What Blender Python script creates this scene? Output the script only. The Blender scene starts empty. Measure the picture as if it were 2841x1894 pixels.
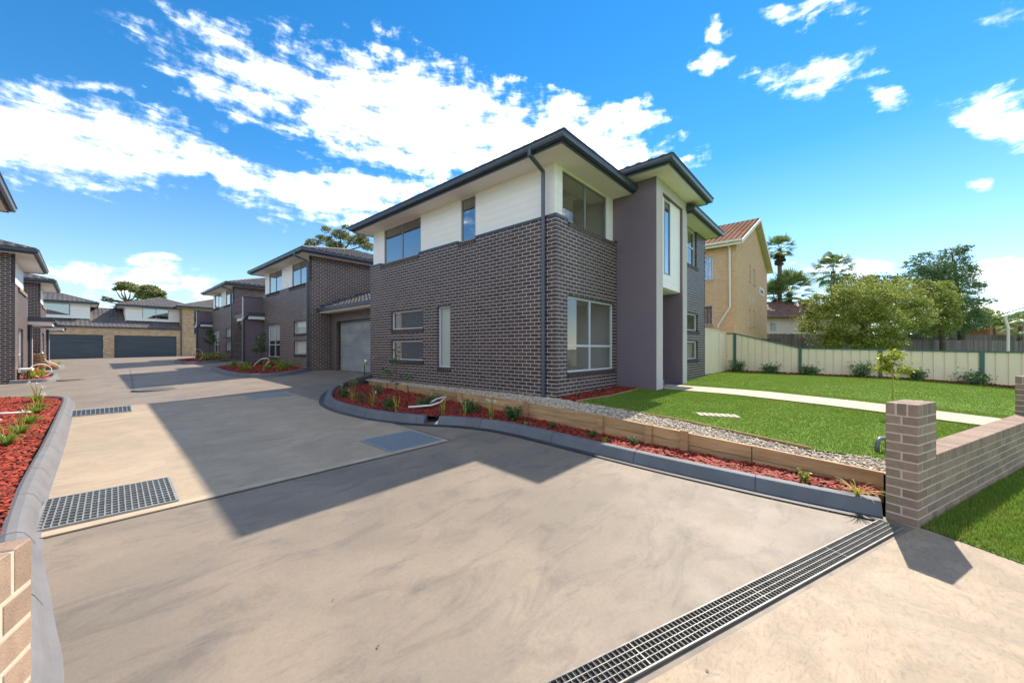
import bpy, bmesh, math, random
import numpy as np
from mathutils import Vector, Matrix
from mathutils.geometry import delaunay_2d_cdt
R = math.radians
rnd = random.Random(7)
rng = np.random.default_rng(7)
SC = bpy.context.scene
COL = SC.collection

# ------------------------------------------------------------ camera, sky, sun, exposure
A0 = math.atan(1187.5 / 1047); CS, CC = math.sin(A0), math.cos(A0)
CAMZ = 1.086
cd = bpy.data.cameras.new('camera'); cam = bpy.data.objects.new('camera', cd); COL.objects.link(cam)
cd.sensor_width = 36; cd.lens = 1047 / 2841 * 36; cd.shift_y = 20 / 2841
cd.clip_start = 0.05; cd.clip_end = 3000
cam.location = (0, 0, CAMZ)
cam.rotation_euler = (R(90), 0, math.atan2(CC, CS) - R(90))
SC.camera = cam
SUN = Vector((1.0, 0.06, 1.10)).normalized()
sl = bpy.data.lights.new('sun', 'SUN'); so = bpy.data.objects.new('sun', sl); COL.objects.link(so)
sl.energy = 2.55; sl.angle = R(0.6); sl.color = (1, .90, .76)
so.rotation_euler = SUN.to_track_quat('Z', 'Y').to_euler()
SC.view_settings.view_transform = 'Standard'; SC.view_settings.look = 'None'
SC.view_settings.exposure = 1.75; SC.view_settings.gamma = 1.0
SC.view_settings.use_curve_mapping = False

CLOUDS = [(-0.539, 0.538, 0.226, 0.059, -0.009), (-0.227, 0.524, 0.338, 0.098, -0.056), (0.099, 0.478, 0.289, 0.075, -0.151), (-0.844, 0.349, 0.178, 0.063, 0.223), (-0.678, 0.361, 0.155, 0.026, 0.071), (-0.419, 0.355, 0.207, 0.055, 0.08), (-0.851, 0.121, 0.128, 0.022, 0.136), (-0.729, 0.122, 0.126, 0.029, -0.03), (0.68, 0.511, 0.108, 0.028, -0.287), (0.67, 0.615, 0.083, 0.015, -0.359), (0.926, 0.35, 0.076, 0.034, -0.637), (0.783, 0.436, 0.031, 0.017, -0.364), (0.925, 0.499, 0.038, 0.016, -0.509), (0.882, 0.269, 0.020, 0.009, -0.301), (0.888, 0.108, 0.117, 0.039, -0.132), (0.72, 0.159, 0.104, 0.018, -0.136), (0.248, 0.535, 0.142, 0.033, -0.176), (-0.61, 0.487, 0.104, 0.024, 0.035), (-0.827, 0.447, 0.049, 0.008, 0.25), (0.509, 0.634, 0.027, 0.013, -0.26), (0.49, 0.591, 0.046, 0.018, -0.242),
    # clouds outside this picture, added unseen to whiten and lift the fill light
    (2.2, .45, .6, .2, .1), (-2.3, .5, .6, .25, -.1), (3.0, .35, .5, .18, 0), (-1.5, .75, .35, .2, .1), (1.5, .35, .3, .1, 0), (-2.9, .3, .4, .1, 0), (.6, 1.15, .8, .16, .1), (-2.0, 1.1, .9, .15, 0), (2.6, 1.0, .8, .18, 0)]
W = bpy.data.worlds.new('World'); SC.world = W; W.use_nodes = True
nt = W.node_tree; nt.nodes.clear()
def N(t, **k):
    n = nt.nodes.new(t)
    for a, b in k.items(): setattr(n, a, b)
    return n
def lk(a, b): nt.links.new(a, b)
def mth(op, a, b=None, c=None, clamp=False):
    n = N('ShaderNodeMath', operation=op, use_clamp=clamp)
    for i, v in enumerate((a, b, c)):
        if v is None: continue
        if isinstance(v, (int, float)): n.inputs[i].default_value = v
        else: lk(v, n.inputs[i])
    return n.outputs[0]
sky = N('ShaderNodeTexSky', sky_type='NISHITA', sun_disc=False)
sky.sun_elevation = math.asin(SUN.z); sky.sun_rotation = math.atan2(SUN.x, SUN.y)
sky.air_density = 1.0; sky.dust_density = 0.0; sky.ozone_density = 3.0; sky.altitude = 100
tc = N('ShaderNodeTexCoord'); sep = N('ShaderNodeSeparateXYZ'); lk(tc.outputs['Generated'], sep.inputs[0])
X, Y, Z = sep.outputs
fw = mth('ADD', mth('MULTIPLY', X, CS), mth('MULTIPLY', Y, CC))
rt = mth('SUBTRACT', mth('MULTIPLY', X, CC), mth('MULTIPLY', Y, CS))
az = mth('ARCTAN2', rt, fw); el = mth('ARCSINE', Z)
cmb = N('ShaderNodeCombineXYZ'); lk(az, cmb.inputs[0]); lk(el, cmb.inputs[1])
# warp the direction a little so that cloud edges are ragged
wn = N('ShaderNodeTexNoise', noise_dimensions='3D'); wn.inputs['Scale'].default_value = 9; wn.inputs['Detail'].default_value = 6
lk(cmb.outputs[0], wn.inputs['Vector'])
wv = N('ShaderNodeVectorMath', operation='MULTIPLY_ADD'); lk(wn.outputs['Color'], wv.inputs[0])
wv.inputs[1].default_value = (.13, .09, 0); wv.inputs[2].default_value = (-.065, -.045, 0)
wa = N('ShaderNodeVectorMath', operation='ADD'); lk(cmb.outputs[0], wa.inputs[0]); lk(wv.outputs[0], wa.inputs[1])
acc = None
for cx, cy, a, b, an in CLOUDS:
    m = N('ShaderNodeMapping', vector_type='TEXTURE')
    m.inputs['Location'].default_value = (cx, cy, 0); m.inputs['Rotation'].default_value = (0, 0, an)
    m.inputs['Scale'].default_value = (a * 1.12, b * 1.25, 1)
    lk(wa.outputs[0], m.inputs[0])
    ln = N('ShaderNodeVectorMath', operation='LENGTH'); lk(m.outputs[0], ln.inputs[0])
    v = mth('MULTIPLY', mth('SUBTRACT', 1.25, ln.outputs['Value'], clamp=True), {-.539: .85, -.844: 1.05, -.227: 1.25, .099: 1.4}.get(cx, 1.15 if a > .14 else .74))
    acc = v if acc is None else mth('MAXIMUM', acc, v)
# streaky detail
mp = N('ShaderNodeMapping'); mp.inputs['Rotation'].default_value = (0, 0, R(14)); mp.inputs['Scale'].default_value = (6, 22, 1)
lk(cmb.outputs[0], mp.inputs[0])
n1 = N('ShaderNodeTexNoise'); n1.inputs['Scale'].default_value = 1.6; n1.inputs['Detail'].default_value = 12; n1.inputs['Roughness'].default_value = .62; n1.inputs['Distortion'].default_value = .25
lk(mp.outputs[0], n1.inputs['Vector'])
n2 = N('ShaderNodeTexNoise'); n2.inputs['Scale'].default_value = 30; n2.inputs['Detail'].default_value = 8; n2.inputs['Roughness'].default_value = .6
lk(cmb.outputs[0], n2.inputs['Vector'])
nz = mth('ADD', mth('MULTIPLY', n1.outputs[0], .58), mth('MULTIPLY', n2.outputs[0], .42))
den = mth('ADD', mth('MULTIPLY', acc, .80), mth('MULTIPLY', mth('SUBTRACT', nz, .52), 3.0))
mr = N('ShaderNodeMapRange', interpolation_type='SMOOTHSTEP'); lk(den, mr.inputs[0])
mr.inputs[1].default_value = .10; mr.inputs[2].default_value = 1.05; mr.inputs[3].default_value = 0; mr.inputs[4].default_value = 1
cov = mth('MULTIPLY', mr.outputs[0], mth('MULTIPLY', acc, 6, clamp=True))
hs = N('ShaderNodeHueSaturation'); lk(mth('ADD', 1.0, mth('MULTIPLY', mth('MULTIPLY', el, 2.4, clamp=True), .34)), hs.inputs['Saturation']); hs.inputs['Value'].default_value = .42; hs.inputs['Hue'].default_value = .496
lk(sky.outputs[0], hs.inputs['Color'])
mx = N('ShaderNodeMix', data_type='RGBA'); lk(cov, mx.inputs[0]); lk(hs.outputs[0], mx.inputs[6])
cshade = N('ShaderNodeMix', data_type='RGBA'); lk(mth('MULTIPLY', mth('SUBTRACT', n1.outputs[0], .35), 2.5, clamp=True), cshade.inputs[0])
cshade.inputs[6].default_value = (2.9, 3.05, 3.35, 1); cshade.inputs[7].default_value = (8.5, 8.4, 8.2, 1)
lk(cshade.outputs[2], mx.inputs[7])
bg = N('ShaderNodeBackground'); bg.inputs['Strength'].default_value = .15; lk(mx.outputs[2], bg.inputs[0])
ow = N('ShaderNodeOutputWorld'); lk(bg.outputs[0], ow.inputs[0])

# ------------------------------------------------------------ materials
def mat(name, col, rough=.8, var=0, vscale=3, col2=None, bump=0, bscale=60, metallic=0, spec=.5, island=0, objrand=0, detail=5, bdist=.01, trans=0, stretch=None, coords='Object'):
    m = bpy.data.materials.new(name); m.use_nodes = True
    t = m.node_tree; b = t.nodes['Principled BSDF']
    b.inputs['Roughness'].default_value = rough; b.inputs['Metallic'].default_value = metallic
    b.inputs['Specular IOR Level'].default_value = spec
    def nn(ty): return t.nodes.new(ty)
    tcn = nn('ShaderNodeNewGeometry'); pos = tcn.outputs['Position']
    if stretch:
        mp = nn('ShaderNodeMapping'); mp.inputs['Scale'].default_value = stretch[0]; mp.inputs['Rotation'].default_value = stretch[1]
        t.links.new(pos, mp.inputs[0]); pos = mp.outputs[0]
    cur = None
    if var or col2:
        nz = nn('ShaderNodeTexNoise'); nz.inputs['Scale'].default_value = vscale; nz.inputs['Detail'].default_value = detail; nz.inputs['Roughness'].default_value = .6
        t.links.new(pos, nz.inputs['Vector'])
        mr = nn('ShaderNodeMapRange'); t.links.new(nz.outputs[0], mr.inputs[0]); mr.inputs[1].default_value = .32; mr.inputs[2].default_value = .68
        mx = nn('ShaderNodeMix'); mx.data_type = 'RGBA'; t.links.new(mr.outputs[0], mx.inputs[0])
        c2 = col2 or tuple(c * (1 - var) for c in col)
        mx.inputs[6].default_value = (*col, 1); mx.inputs[7].default_value = (*c2, 1); cur = mx.outputs[2]
    if island or objrand:
        oi = nn('ShaderNodeObjectInfo'); ad = nn('ShaderNodeMath'); ad.operation = 'ADD'
        t.links.new(tcn.outputs['Random Per Island'], ad.inputs[0]); t.links.new(oi.outputs['Random'], ad.inputs[1])
        fr = nn('ShaderNodeMath'); fr.operation = 'FRACT'; t.links.new(ad.outputs[0], fr.inputs[0])
        mr = nn('ShaderNodeMapRange'); t.links.new(fr.outputs[0], mr.inputs[0]); s = island or objrand
        mr.inputs[3].default_value = 1 - s; mr.inputs[4].default_value = 1 + s
        h = nn('ShaderNodeHueSaturation'); t.links.new(mr.outputs[0], h.inputs['Value'])
        if cur: t.links.new(cur, h.inputs['Color'])
        else: h.inputs['Color'].default_value = (*col, 1)
        cur = h.outputs[0]
    if cur: t.links.new(cur, b.inputs['Base Color'])
    else: b.inputs['Base Color'].default_value = (*col, 1)
    if bump:
        nb = nn('ShaderNodeTexNoise'); nb.inputs['Scale'].default_value = bscale; nb.inputs['Detail'].default_value = 4
        t.links.new(pos, nb.inputs['Vector'])
        bp = nn('ShaderNodeBump'); bp.inputs['Strength'].default_value = bump; bp.inputs['Distance'].default_value = bdist
        t.links.new(nb.outputs[0], bp.inputs['Height']); t.links.new(bp.outputs[0], b.inputs['Normal'])
    if trans:
        tr = nn('ShaderNodeBsdfTranslucent'); ms = nn('ShaderNodeMixShader'); ms.inputs[0].default_value = trans
        if cur: t.links.new(cur, tr.inputs[0])
        else: tr.inputs[0].default_value = (*col, 1)
        t.links.new(b.outputs[0], ms.inputs[1]); t.links.new(tr.outputs[0], ms.inputs[2])
        t.links.new(ms.outputs[0], t.nodes['Material Output'].inputs[0])
    return m
M = {}
M['brick'] = mat('charcoal brick', (.070, .050, .058), .5, island=.3, var=.3, vscale=30, bump=.25, bscale=140, bdist=.003, spec=.45)
M['mortar'] = mat('cream mortar', (.74, .61, .50), .95, var=.2, vscale=12, bump=.4, bscale=200, bdist=.004)
M['tan'] = mat('tan brick', (.52, .34, .20), .8, island=.22, var=.2, vscale=20)
M['tanmortar'] = mat('tan mortar', (.55, .46, .35), .95)
M['nbrick'] = mat('blond brick', (.66, .41, .23), .85, island=.08, var=.15, vscale=8)
M['nmortar'] = mat('blond mortar', (.50, .38, .26), .95)
M['fbrick'] = mat('putty brown brick', (.30, .208, .150), .85, island=.2, var=.22, vscale=25, bump=.5, bscale=180, bdist=.004)
M['fmortar'] = mat('pale mortar', (.55, .46, .36), .95, var=.15, vscale=30, bump=.5, bscale=150, bdist=.004)
M['clad'] = mat('white cladding', (.87, .84, .80), .55, var=.04, vscale=2)
M['soffit'] = mat('cream soffit', (.86, .82, .77), .7, var=.04, vscale=1.5)
M['gutter'] = mat('slate blue metal', (.055, .072, .10), .3, spec=.6, var=.2, vscale=4)
M['tile'] = mat('charcoal roof tile', (.15, .135, .135), .55, spec=.35, island=.14, var=.2, vscale=12, bump=.3, bscale=90)
M['rtile'] = mat('terracotta roof tile', (.36, .165, .10), .85, spec=.15, island=.25, var=.3, vscale=2)
M['btile'] = mat('brown roof tile', (.22, .12, .09), .6, island=.3, var=.3, vscale=3)
M['render'] = mat('plum render', (.18, .14, .17), .85, var=.10, vscale=1.2, bump=.25, bscale=220, bdist=.002)
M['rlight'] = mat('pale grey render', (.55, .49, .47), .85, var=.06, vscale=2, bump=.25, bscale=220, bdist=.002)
M['frame'] = mat('silver window frame', (.55, .58, .62), .35, spec=.5)
M['dframe'] = mat('grey window frame', (.25, .27, .29), .4)
M['blind'] = mat('pale blind', (.82, .79, .72), .9)
M['inner'] = mat('interior plaster', (.80, .75, .68), .9)
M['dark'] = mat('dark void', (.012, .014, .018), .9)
M['door'] = mat('garage door', (.055, .075, .095), .45, var=.4, vscale=1.2, col2=(.035, .05, .065), stretch=((.5, .5, 3), (0, 0, 0)))
M['gdoor'] = mat('weathered garage door', (.33, .335, .33), .5, col2=(.19, .21, .225), vscale=1.1, detail=8, stretch=((1, 1, 1.8), (0, 0, 0)))  # two tones: weathered undercoat, with reflection bands put into the colour
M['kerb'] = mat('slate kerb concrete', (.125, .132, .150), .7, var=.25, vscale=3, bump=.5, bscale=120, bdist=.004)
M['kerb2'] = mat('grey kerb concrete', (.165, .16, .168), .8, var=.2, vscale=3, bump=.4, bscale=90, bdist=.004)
M['strip'] = mat('pale concrete edging', (.44, .35, .25), .8, var=.2, vscale=5)
M['path'] = mat('path concrete', (.44, .37, .275), .8, var=.28, vscale=6, bump=.2, bscale=60)
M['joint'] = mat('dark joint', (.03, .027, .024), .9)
M['galv'] = mat('galvanised steel', (.34, .34, .32), .5, metallic=.4, var=.3, vscale=8)
M['galvt'] = mat('trench steel', (.24, .235, .22), .5, metallic=.3, var=.4, vscale=9)
M['galvb'] = mat('coated grate steel', (.26, .31, .35), .5, metallic=.4)
M['wood'] = mat('pine sleeper', (.50, .31, .15), .8, col2=(.30, .17, .08), vscale=2.2, detail=9, island=.15, stretch=((7, .8, 9), (0, 0, 0)), bump=.4, bscale=12, bdist=.006)
M['wood2'] = mat('pallet pine', (.42, .27, .12), .8, var=.3, vscale=9)
M['paling'] = mat('grey paling', (.17, .14, .135), .9, island=.3, var=.3, vscale=3, stretch=((1, 1, .1), (0, 0, 0)))
M['cream'] = mat('cream steel sheet', (.78, .66, .46), .5, var=.05, vscale=3)
M['green'] = mat('dark green steel', (.035, .11, .085), .4)
M['cwhite'] = mat('cream trim', (.70, .66, .54), .55)
M['wb'] = mat('weatherboard', (.62, .57, .50), .7)
M['mulchb'] = mat('mulch bed', (.14, .018, .010), .95, var=.5, vscale=18, bump=.8, bscale=60, bdist=.03)
M['chip'] = mat('red bark chip', (.26, .030, .012), .8, island=.5)
M['stone'] = mat('river pebble', (.56, .47, .36), .7, island=.5, var=.3, vscale=40)
M['gravelb'] = mat('gravel bed', (.26, .22, .18), .95, var=.5, vscale=70, bump=.8, bscale=70, bdist=.02)
M['soil'] = mat('lawn soil', (.12, .20, .03), .95, spec=.1, col2=(.075, .15, .022), vscale=2.5)
M['blade'] = mat('grass blade', (.18, .30, .045), .8, spec=.1, island=.3, trans=.4, col2=(.23, .30, .055), vscale=1.3)
M['leafd'] = mat('dark leaf', (.075, .135, .035), .5, island=.5, trans=.25, spec=.5)
M['leafm'] = mat('glossy bush leaf', (.25, .29, .06), .6, island=.5, trans=.3, spec=.3, col2=(.29, .33, .06), vscale=.6)
M['leafc'] = mat('cypress leaf', (.13, .22, .08), .6, island=.5, trans=.2)
M['leafe'] = mat('gum leaf', (.25, .26, .10), .5, island=.45, trans=.25)
M['leafy'] = mat('yellow green leaf', (.30, .34, .03), .45, island=.4, trans=.45)
M['palm'] = mat('palm frond', (.16, .23, .075), .5, island=.4, trans=.25)
M['bark'] = mat('bark', (.14, .10, .075), .9, var=.4, vscale=8)
M['strap'] = mat('strap leaf', (.15, .26, .035), .5, island=.35, trans=.35)
M['stalk'] = mat('yellow stalk', (.42, .40, .06), .6, trans=.3)
M['petal'] = mat('white petal', (.8, .8, .78), .6, trans=.3)
M['plastic'] = mat('white plastic', (.75, .73, .70), .4)
M['orange'] = mat('orange hose', (.65, .13, .05), .5)
M['brass'] = mat('brass fitting', (.45, .25, .08), .35, metallic=.7)
M['gpipe'] = mat('green pipe', (.03, .07, .05), .4)
M['greyp'] = mat('grey pipe', (.12, .13, .13), .5)
M['sign'] = mat('white sign', (.7, .68, .65), .5)
M['ink'] = mat('dark lettering', (.03, .03, .03), .6)
def concrete(name, c1, c2, c3, s1=.9, rough=.62, swirl=1.0):
    m = bpy.data.materials.new(name); m.use_nodes = True; t = m.node_tree; b = t.nodes['Principled BSDF']; b.inputs['Specular IOR Level'].default_value = .35
    nn = t.nodes.new; L = t.links.new; g = nn('ShaderNodeNewGeometry')
    def noise(sc, det, dist=0, rg=.6, src=None):
        n = nn('ShaderNodeTexNoise'); n.inputs['Scale'].default_value = sc; n.inputs['Detail'].default_value = det; n.inputs['Distortion'].default_value = dist; n.inputs['Roughness'].default_value = rg
        L(src or g.outputs['Position'], n.inputs['Vector']); return n.outputs[0]
    def rng_(v, a, b_): r = nn('ShaderNodeMapRange'); r.inputs[1].default_value = a; r.inputs[2].default_value = b_; L(v, r.inputs[0]); return r.outputs[0]
    mp = nn('ShaderNodeMapping'); mp.inputs['Rotation'].default_value = (0, 0, .7); mp.inputs['Scale'].default_value = (1, 2.6, 1); L(g.outputs['Position'], mp.inputs[0])
    m1 = nn('ShaderNodeMix'); m1.data_type = 'RGBA'; L(rng_(noise(s1, 8, 1.2 * swirl), .38, .60), m1.inputs[0]); m1.inputs[6].default_value = (*c1, 1); m1.inputs[7].default_value = (*c2, 1)
    m2 = nn('ShaderNodeMix'); m2.data_type = 'RGBA'; q = nn('ShaderNodeMath'); q.operation = 'MULTIPLY'; q.inputs[1].default_value = .85
    L(rng_(noise(2.4 * s1, 12, 1.8 * swirl, .72, mp.outputs[0]), .49, .70), q.inputs[0]); L(q.outputs[0], m2.inputs[0]); L(m1.outputs[2], m2.inputs[6]); m2.inputs[7].default_value = (*c3, 1)
    m3 = nn('ShaderNodeMix'); m3.data_type = 'RGBA'; m3.blend_type = 'MULTIPLY'; m3.inputs[0].default_value = .55; L(m2.outputs[2], m3.inputs[6])
    v = nn('ShaderNodeValToRGB'); v.color_ramp.elements[0].position = .3; v.color_ramp.elements[0].color = (.78, .78, .78, 1); v.color_ramp.elements[1].position = .7; v.color_ramp.elements[1].color = (1.15, 1.15, 1.15, 1)
    L(noise(38, 8, 0, .75), v.inputs[0]); L(v.outputs[0], m3.inputs[7]); L(m3.outputs[2], b.inputs['Base Color'])
    r2 = nn('ShaderNodeMapRange'); L(noise(2.2, 6), r2.inputs[0]); r2.inputs[3].default_value = rough - .14; r2.inputs[4].default_value = rough + .2; L(r2.outputs[0], b.inputs['Roughness'])
    bp = nn('ShaderNodeBump'); bp.inputs['Strength'].default_value = .22; bp.inputs['Distance'].default_value = .004; L(noise(70, 5), bp.inputs['Height']); L(bp.outputs[0], b.inputs['Normal'])
    return m
M['drive'] = concrete('driveway concrete', (.240, .192, .146), (.182, .151, .120), (.116, .101, .088), s1=.65, swirl=.5)
M['pad'] = concrete('pale concrete', (.39, .305, .215), (.325, .255, .18), (.23, .185, .135), s1=.8)
M['cross'] = concrete('crossover concrete', (.335, .255, .172), (.262, .20, .138), (.175, .135, .097), s1=1.6, swirl=2.2)
def glass(name, tint, fac, rough=.0):
    m = bpy.data.materials.new(name); m.use_nodes = True; t = m.node_tree; t.nodes.clear()
    o = t.nodes.new('ShaderNodeOutputMaterial'); ms = t.nodes.new('ShaderNodeMixShader')
    g = t.nodes.new('ShaderNodeBsdfGlossy'); g.inputs['Roughness'].default_value = rough; g.inputs[0].default_value = (.95, .96, .98, 1)
    tr = t.nodes.new('ShaderNodeBsdfTransparent'); tr.inputs[0].default_value = (*tint, 1)
    lw = t.nodes.new('ShaderNodeFresnel'); lw.inputs[0].default_value = 1.5
    ad = t.nodes.new('ShaderNodeMath'); ad.operation = 'MULTIPLY_ADD'; ad.use_clamp = True
    ad.inputs[1].default_value = 1.0; ad.inputs[2].default_value = fac
    ge = t.nodes.new('ShaderNodeNewGeometry'); inv = t.nodes.new('ShaderNodeMath'); inv.operation = 'SUBTRACT'; inv.inputs[0].default_value = 1
    mu = t.nodes.new('ShaderNodeMath'); mu.operation = 'MULTIPLY'; t.links.new(ge.outputs['Backfacing'], inv.inputs[1])
    t.links.new(lw.outputs[0], ad.inputs[0]); t.links.new(ad.outputs[0], mu.inputs[0]); t.links.new(inv.outputs[0], mu.inputs[1]); t.links.new(mu.outputs[0], ms.inputs[0])
    t.links.new(tr.outputs[0], ms.inputs[1]); t.links.new(g.outputs[0], ms.inputs[2]); t.links.new(ms.outputs[0], o.inputs[0])
    return m
M['glass'] = glass('window glass', (.88, .9, .9), .07)
M['glassr'] = glass('reflective window glass', (.55, .6, .65), .34)

# ------------------------------------------------------------ helpers
def tag(o, label=None, cat=None, group=None, kind=None):
    if label: o['label'] = label
    if cat: o['category'] = cat
    if group: o['group'] = group
    if kind: o['kind'] = kind
    return o
def link(name, me, parent=None, loc=None):
    o = bpy.data.objects.new(name, me); COL.objects.link(o)
    if parent is not None: o.parent = parent
    if loc is not None: o.location = loc
    return o
def thing(name, label, cat, loc=(0, 0, 0), group=None):
    o = bpy.data.objects.new(name, None); COL.objects.link(o); o.location = loc; o.empty_display_size = .2
    return tag(o, label, cat, group)
class MB:
    def __init__(s): s.v = []; s.f = []
    def add(s, vs, fs):
        n = len(s.v); s.v += [tuple(p) for p in vs]; s.f += [tuple(i + n for i in f) for f in fs]; return s
    def box(s, a, b):
        x0, y0, z0 = a; x1, y1, z1 = b
        return s.add([(x0, y0, z0), (x1, y0, z0), (x1, y1, z0), (x0, y1, z0), (x0, y0, z1), (x1, y0, z1), (x1, y1, z1), (x0, y1, z1)], BF)
    def fbox(s, F, u0, u1, w0, w1, z0, z1):
        ps = [F(u, w, z) for z in (z0, z1) for (u, w) in ((u0, w0), (u1, w0), (u1, w1), (u0, w1))]
        return s.add(ps, BF)
    def tube(s, pts, r, n=8, caps=True):
        pts = [Vector(p) for p in pts]; rr = r if isinstance(r, (list, tuple)) else [r] * len(pts)
        base = len(s.v); prev = None
        for i, p in enumerate(pts):
            d = (pts[min(i + 1, len(pts) - 1)] - pts[max(i - 1, 0)]).normalized()
            if prev is None:
                a = d.orthogonal().normalized()
            else:
                a = (prev - d * prev.dot(d)).normalized()
            prev = a; b = d.cross(a)
            for k in range(n):
                t = 2 * math.pi * k / n
                q = p + (a * math.cos(t) + b * math.sin(t)) * rr[i]; s.v.append(tuple(q))
        for i in range(len(pts) - 1):
            for k in range(n):
                s.f.append((base + i * n + k, base + i * n + (k + 1) % n, base + (i + 1) * n + (k + 1) % n, base + (i + 1) * n + k))
        if caps:
            s.f.append(tuple(base + k for k in reversed(range(n)))); s.f.append(tuple(base + (len(pts) - 1) * n + k for k in range(n)))
        return s
    def mesh(s, name, m, smooth=False):
        me = bpy.data.meshes.new(name); me.from_pydata(s.v, [], s.f); me.materials.append(m)
        if smooth: me.polygons.foreach_set('use_smooth', [True] * len(me.polygons))
        me.update(); return me
    def build(s, name, m, parent=None, kind=None, smooth=False, label=None, fix=True):
        me = s.mesh(name, m, smooth)
        if fix:
            bm = bmesh.new(); bm.from_mesh(me); bmesh.ops.recalc_face_normals(bm, faces=bm.faces); bm.to_mesh(me); bm.free()
        o = link(name, me, parent)
        if parent is not None: o.matrix_parent_inverse = Matrix.Translation(-parent.location) if parent.parent is None else parent.matrix_parent_inverse.copy()
        if kind: o['kind'] = kind
        if label: o['label'] = label
        return o
BF = [(0, 3, 2, 1), (4, 5, 6, 7), (0, 1, 5, 4), (1, 2, 6, 5), (2, 3, 7, 6), (3, 0, 4, 7)]
# parents are Empties at their base; children carry world coordinates through the inverse
def pinv(o, parent):
    root = parent
    while root.parent is not None: root = root.parent
    o.matrix_parent_inverse = Matrix.Translation(-root.location) if parent is root else Matrix.Identity(4)
    return o
def MBbuild(self, name, m, parent=None, kind=None, smooth=False, label=None, fix=True):
    me = self.mesh(name, m, smooth)
    if fix:
        bm = bmesh.new(); bm.from_mesh(me); bmesh.ops.recalc_face_normals(bm, faces=bm.faces); bm.to_mesh(me); bm.free()
    o = link(name, me, parent)
    if parent is not None: pinv(o, parent)
    if kind: o['kind'] = kind
    if label: o['label'] = label
    return o
MB.build = MBbuild
def frame(ox, oy, ux, uy, nx, ny):
    return lambda u, w, z: (ox + ux * u + nx * w, oy + uy * u + ny * w, z)
def npmesh(name, V, Fc, m, parent=None, kind=None, smooth=False, label=None):
    V = np.asarray(V, np.float32).reshape(-1, 3); Fc = np.asarray(Fc, np.int32); k = Fc.shape[1]
    me = bpy.data.meshes.new(name); me.vertices.add(len(V)); me.vertices.foreach_set('co', V.ravel())
    me.loops.add(Fc.size); me.loops.foreach_set('vertex_index', Fc.ravel())
    me.polygons.add(len(Fc)); me.polygons.foreach_set('loop_start', np.arange(0, Fc.size, k, dtype=np.int32))
    if smooth: me.polygons.foreach_set('use_smooth', np.ones(len(Fc), bool))
    me.materials.append(m); me.update(calc_edges=True)
    o = link(name, me, parent)
    if parent is not None: pinv(o, parent)
    if kind: o['kind'] = kind
    if label: o['label'] = label
    return o
def scatter(name, bv, bf, P, Rm, S, m, **k):
    """bv (n,3) base shape, P (k,3), Rm (k,3,3), S (k,) or (k,3)"""
    bv = np.asarray(bv, float); bf = np.asarray(bf)
    S = np.asarray(S); S = S[:, None] if S.ndim == 1 else S
    V = np.einsum('kij,knj->kni', Rm, bv[None] * S[:, None, :]) + P[:, None, :]
    Fa = (bf[None] + (np.arange(len(P)) * len(bv))[:, None, None]).reshape(-1, bf.shape[1])
    return npmesh(name, V, Fa, m, **k)
def rotz(a):
    c, s = np.cos(a), np.sin(a); z = np.zeros_like(a); o = np.ones_like(a)
    return np.stack([np.stack([c, -s, z], -1), np.stack([s, c, z], -1), np.stack([z, z, o], -1)], -2)
def rotx(a):
    c, s = np.cos(a), np.sin(a); z = np.zeros_like(a); o = np.ones_like(a)
    return np.stack([np.stack([o, z, z], -1), np.stack([z, c, -s], -1), np.stack([z, s, c], -1)], -2)
def randrot(k, tilt=None):
    a = rotz(rng.uniform(0, 6.28, k)); b = rotx(rng.uniform(0, 3.14, k) if tilt is None else rng.normal(0, tilt, k))
    return a @ b @ rotz(rng.uniform(0, 6.28, k))
def camdist(p): return (p[0] * CS + p[1] * CC)

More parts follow.
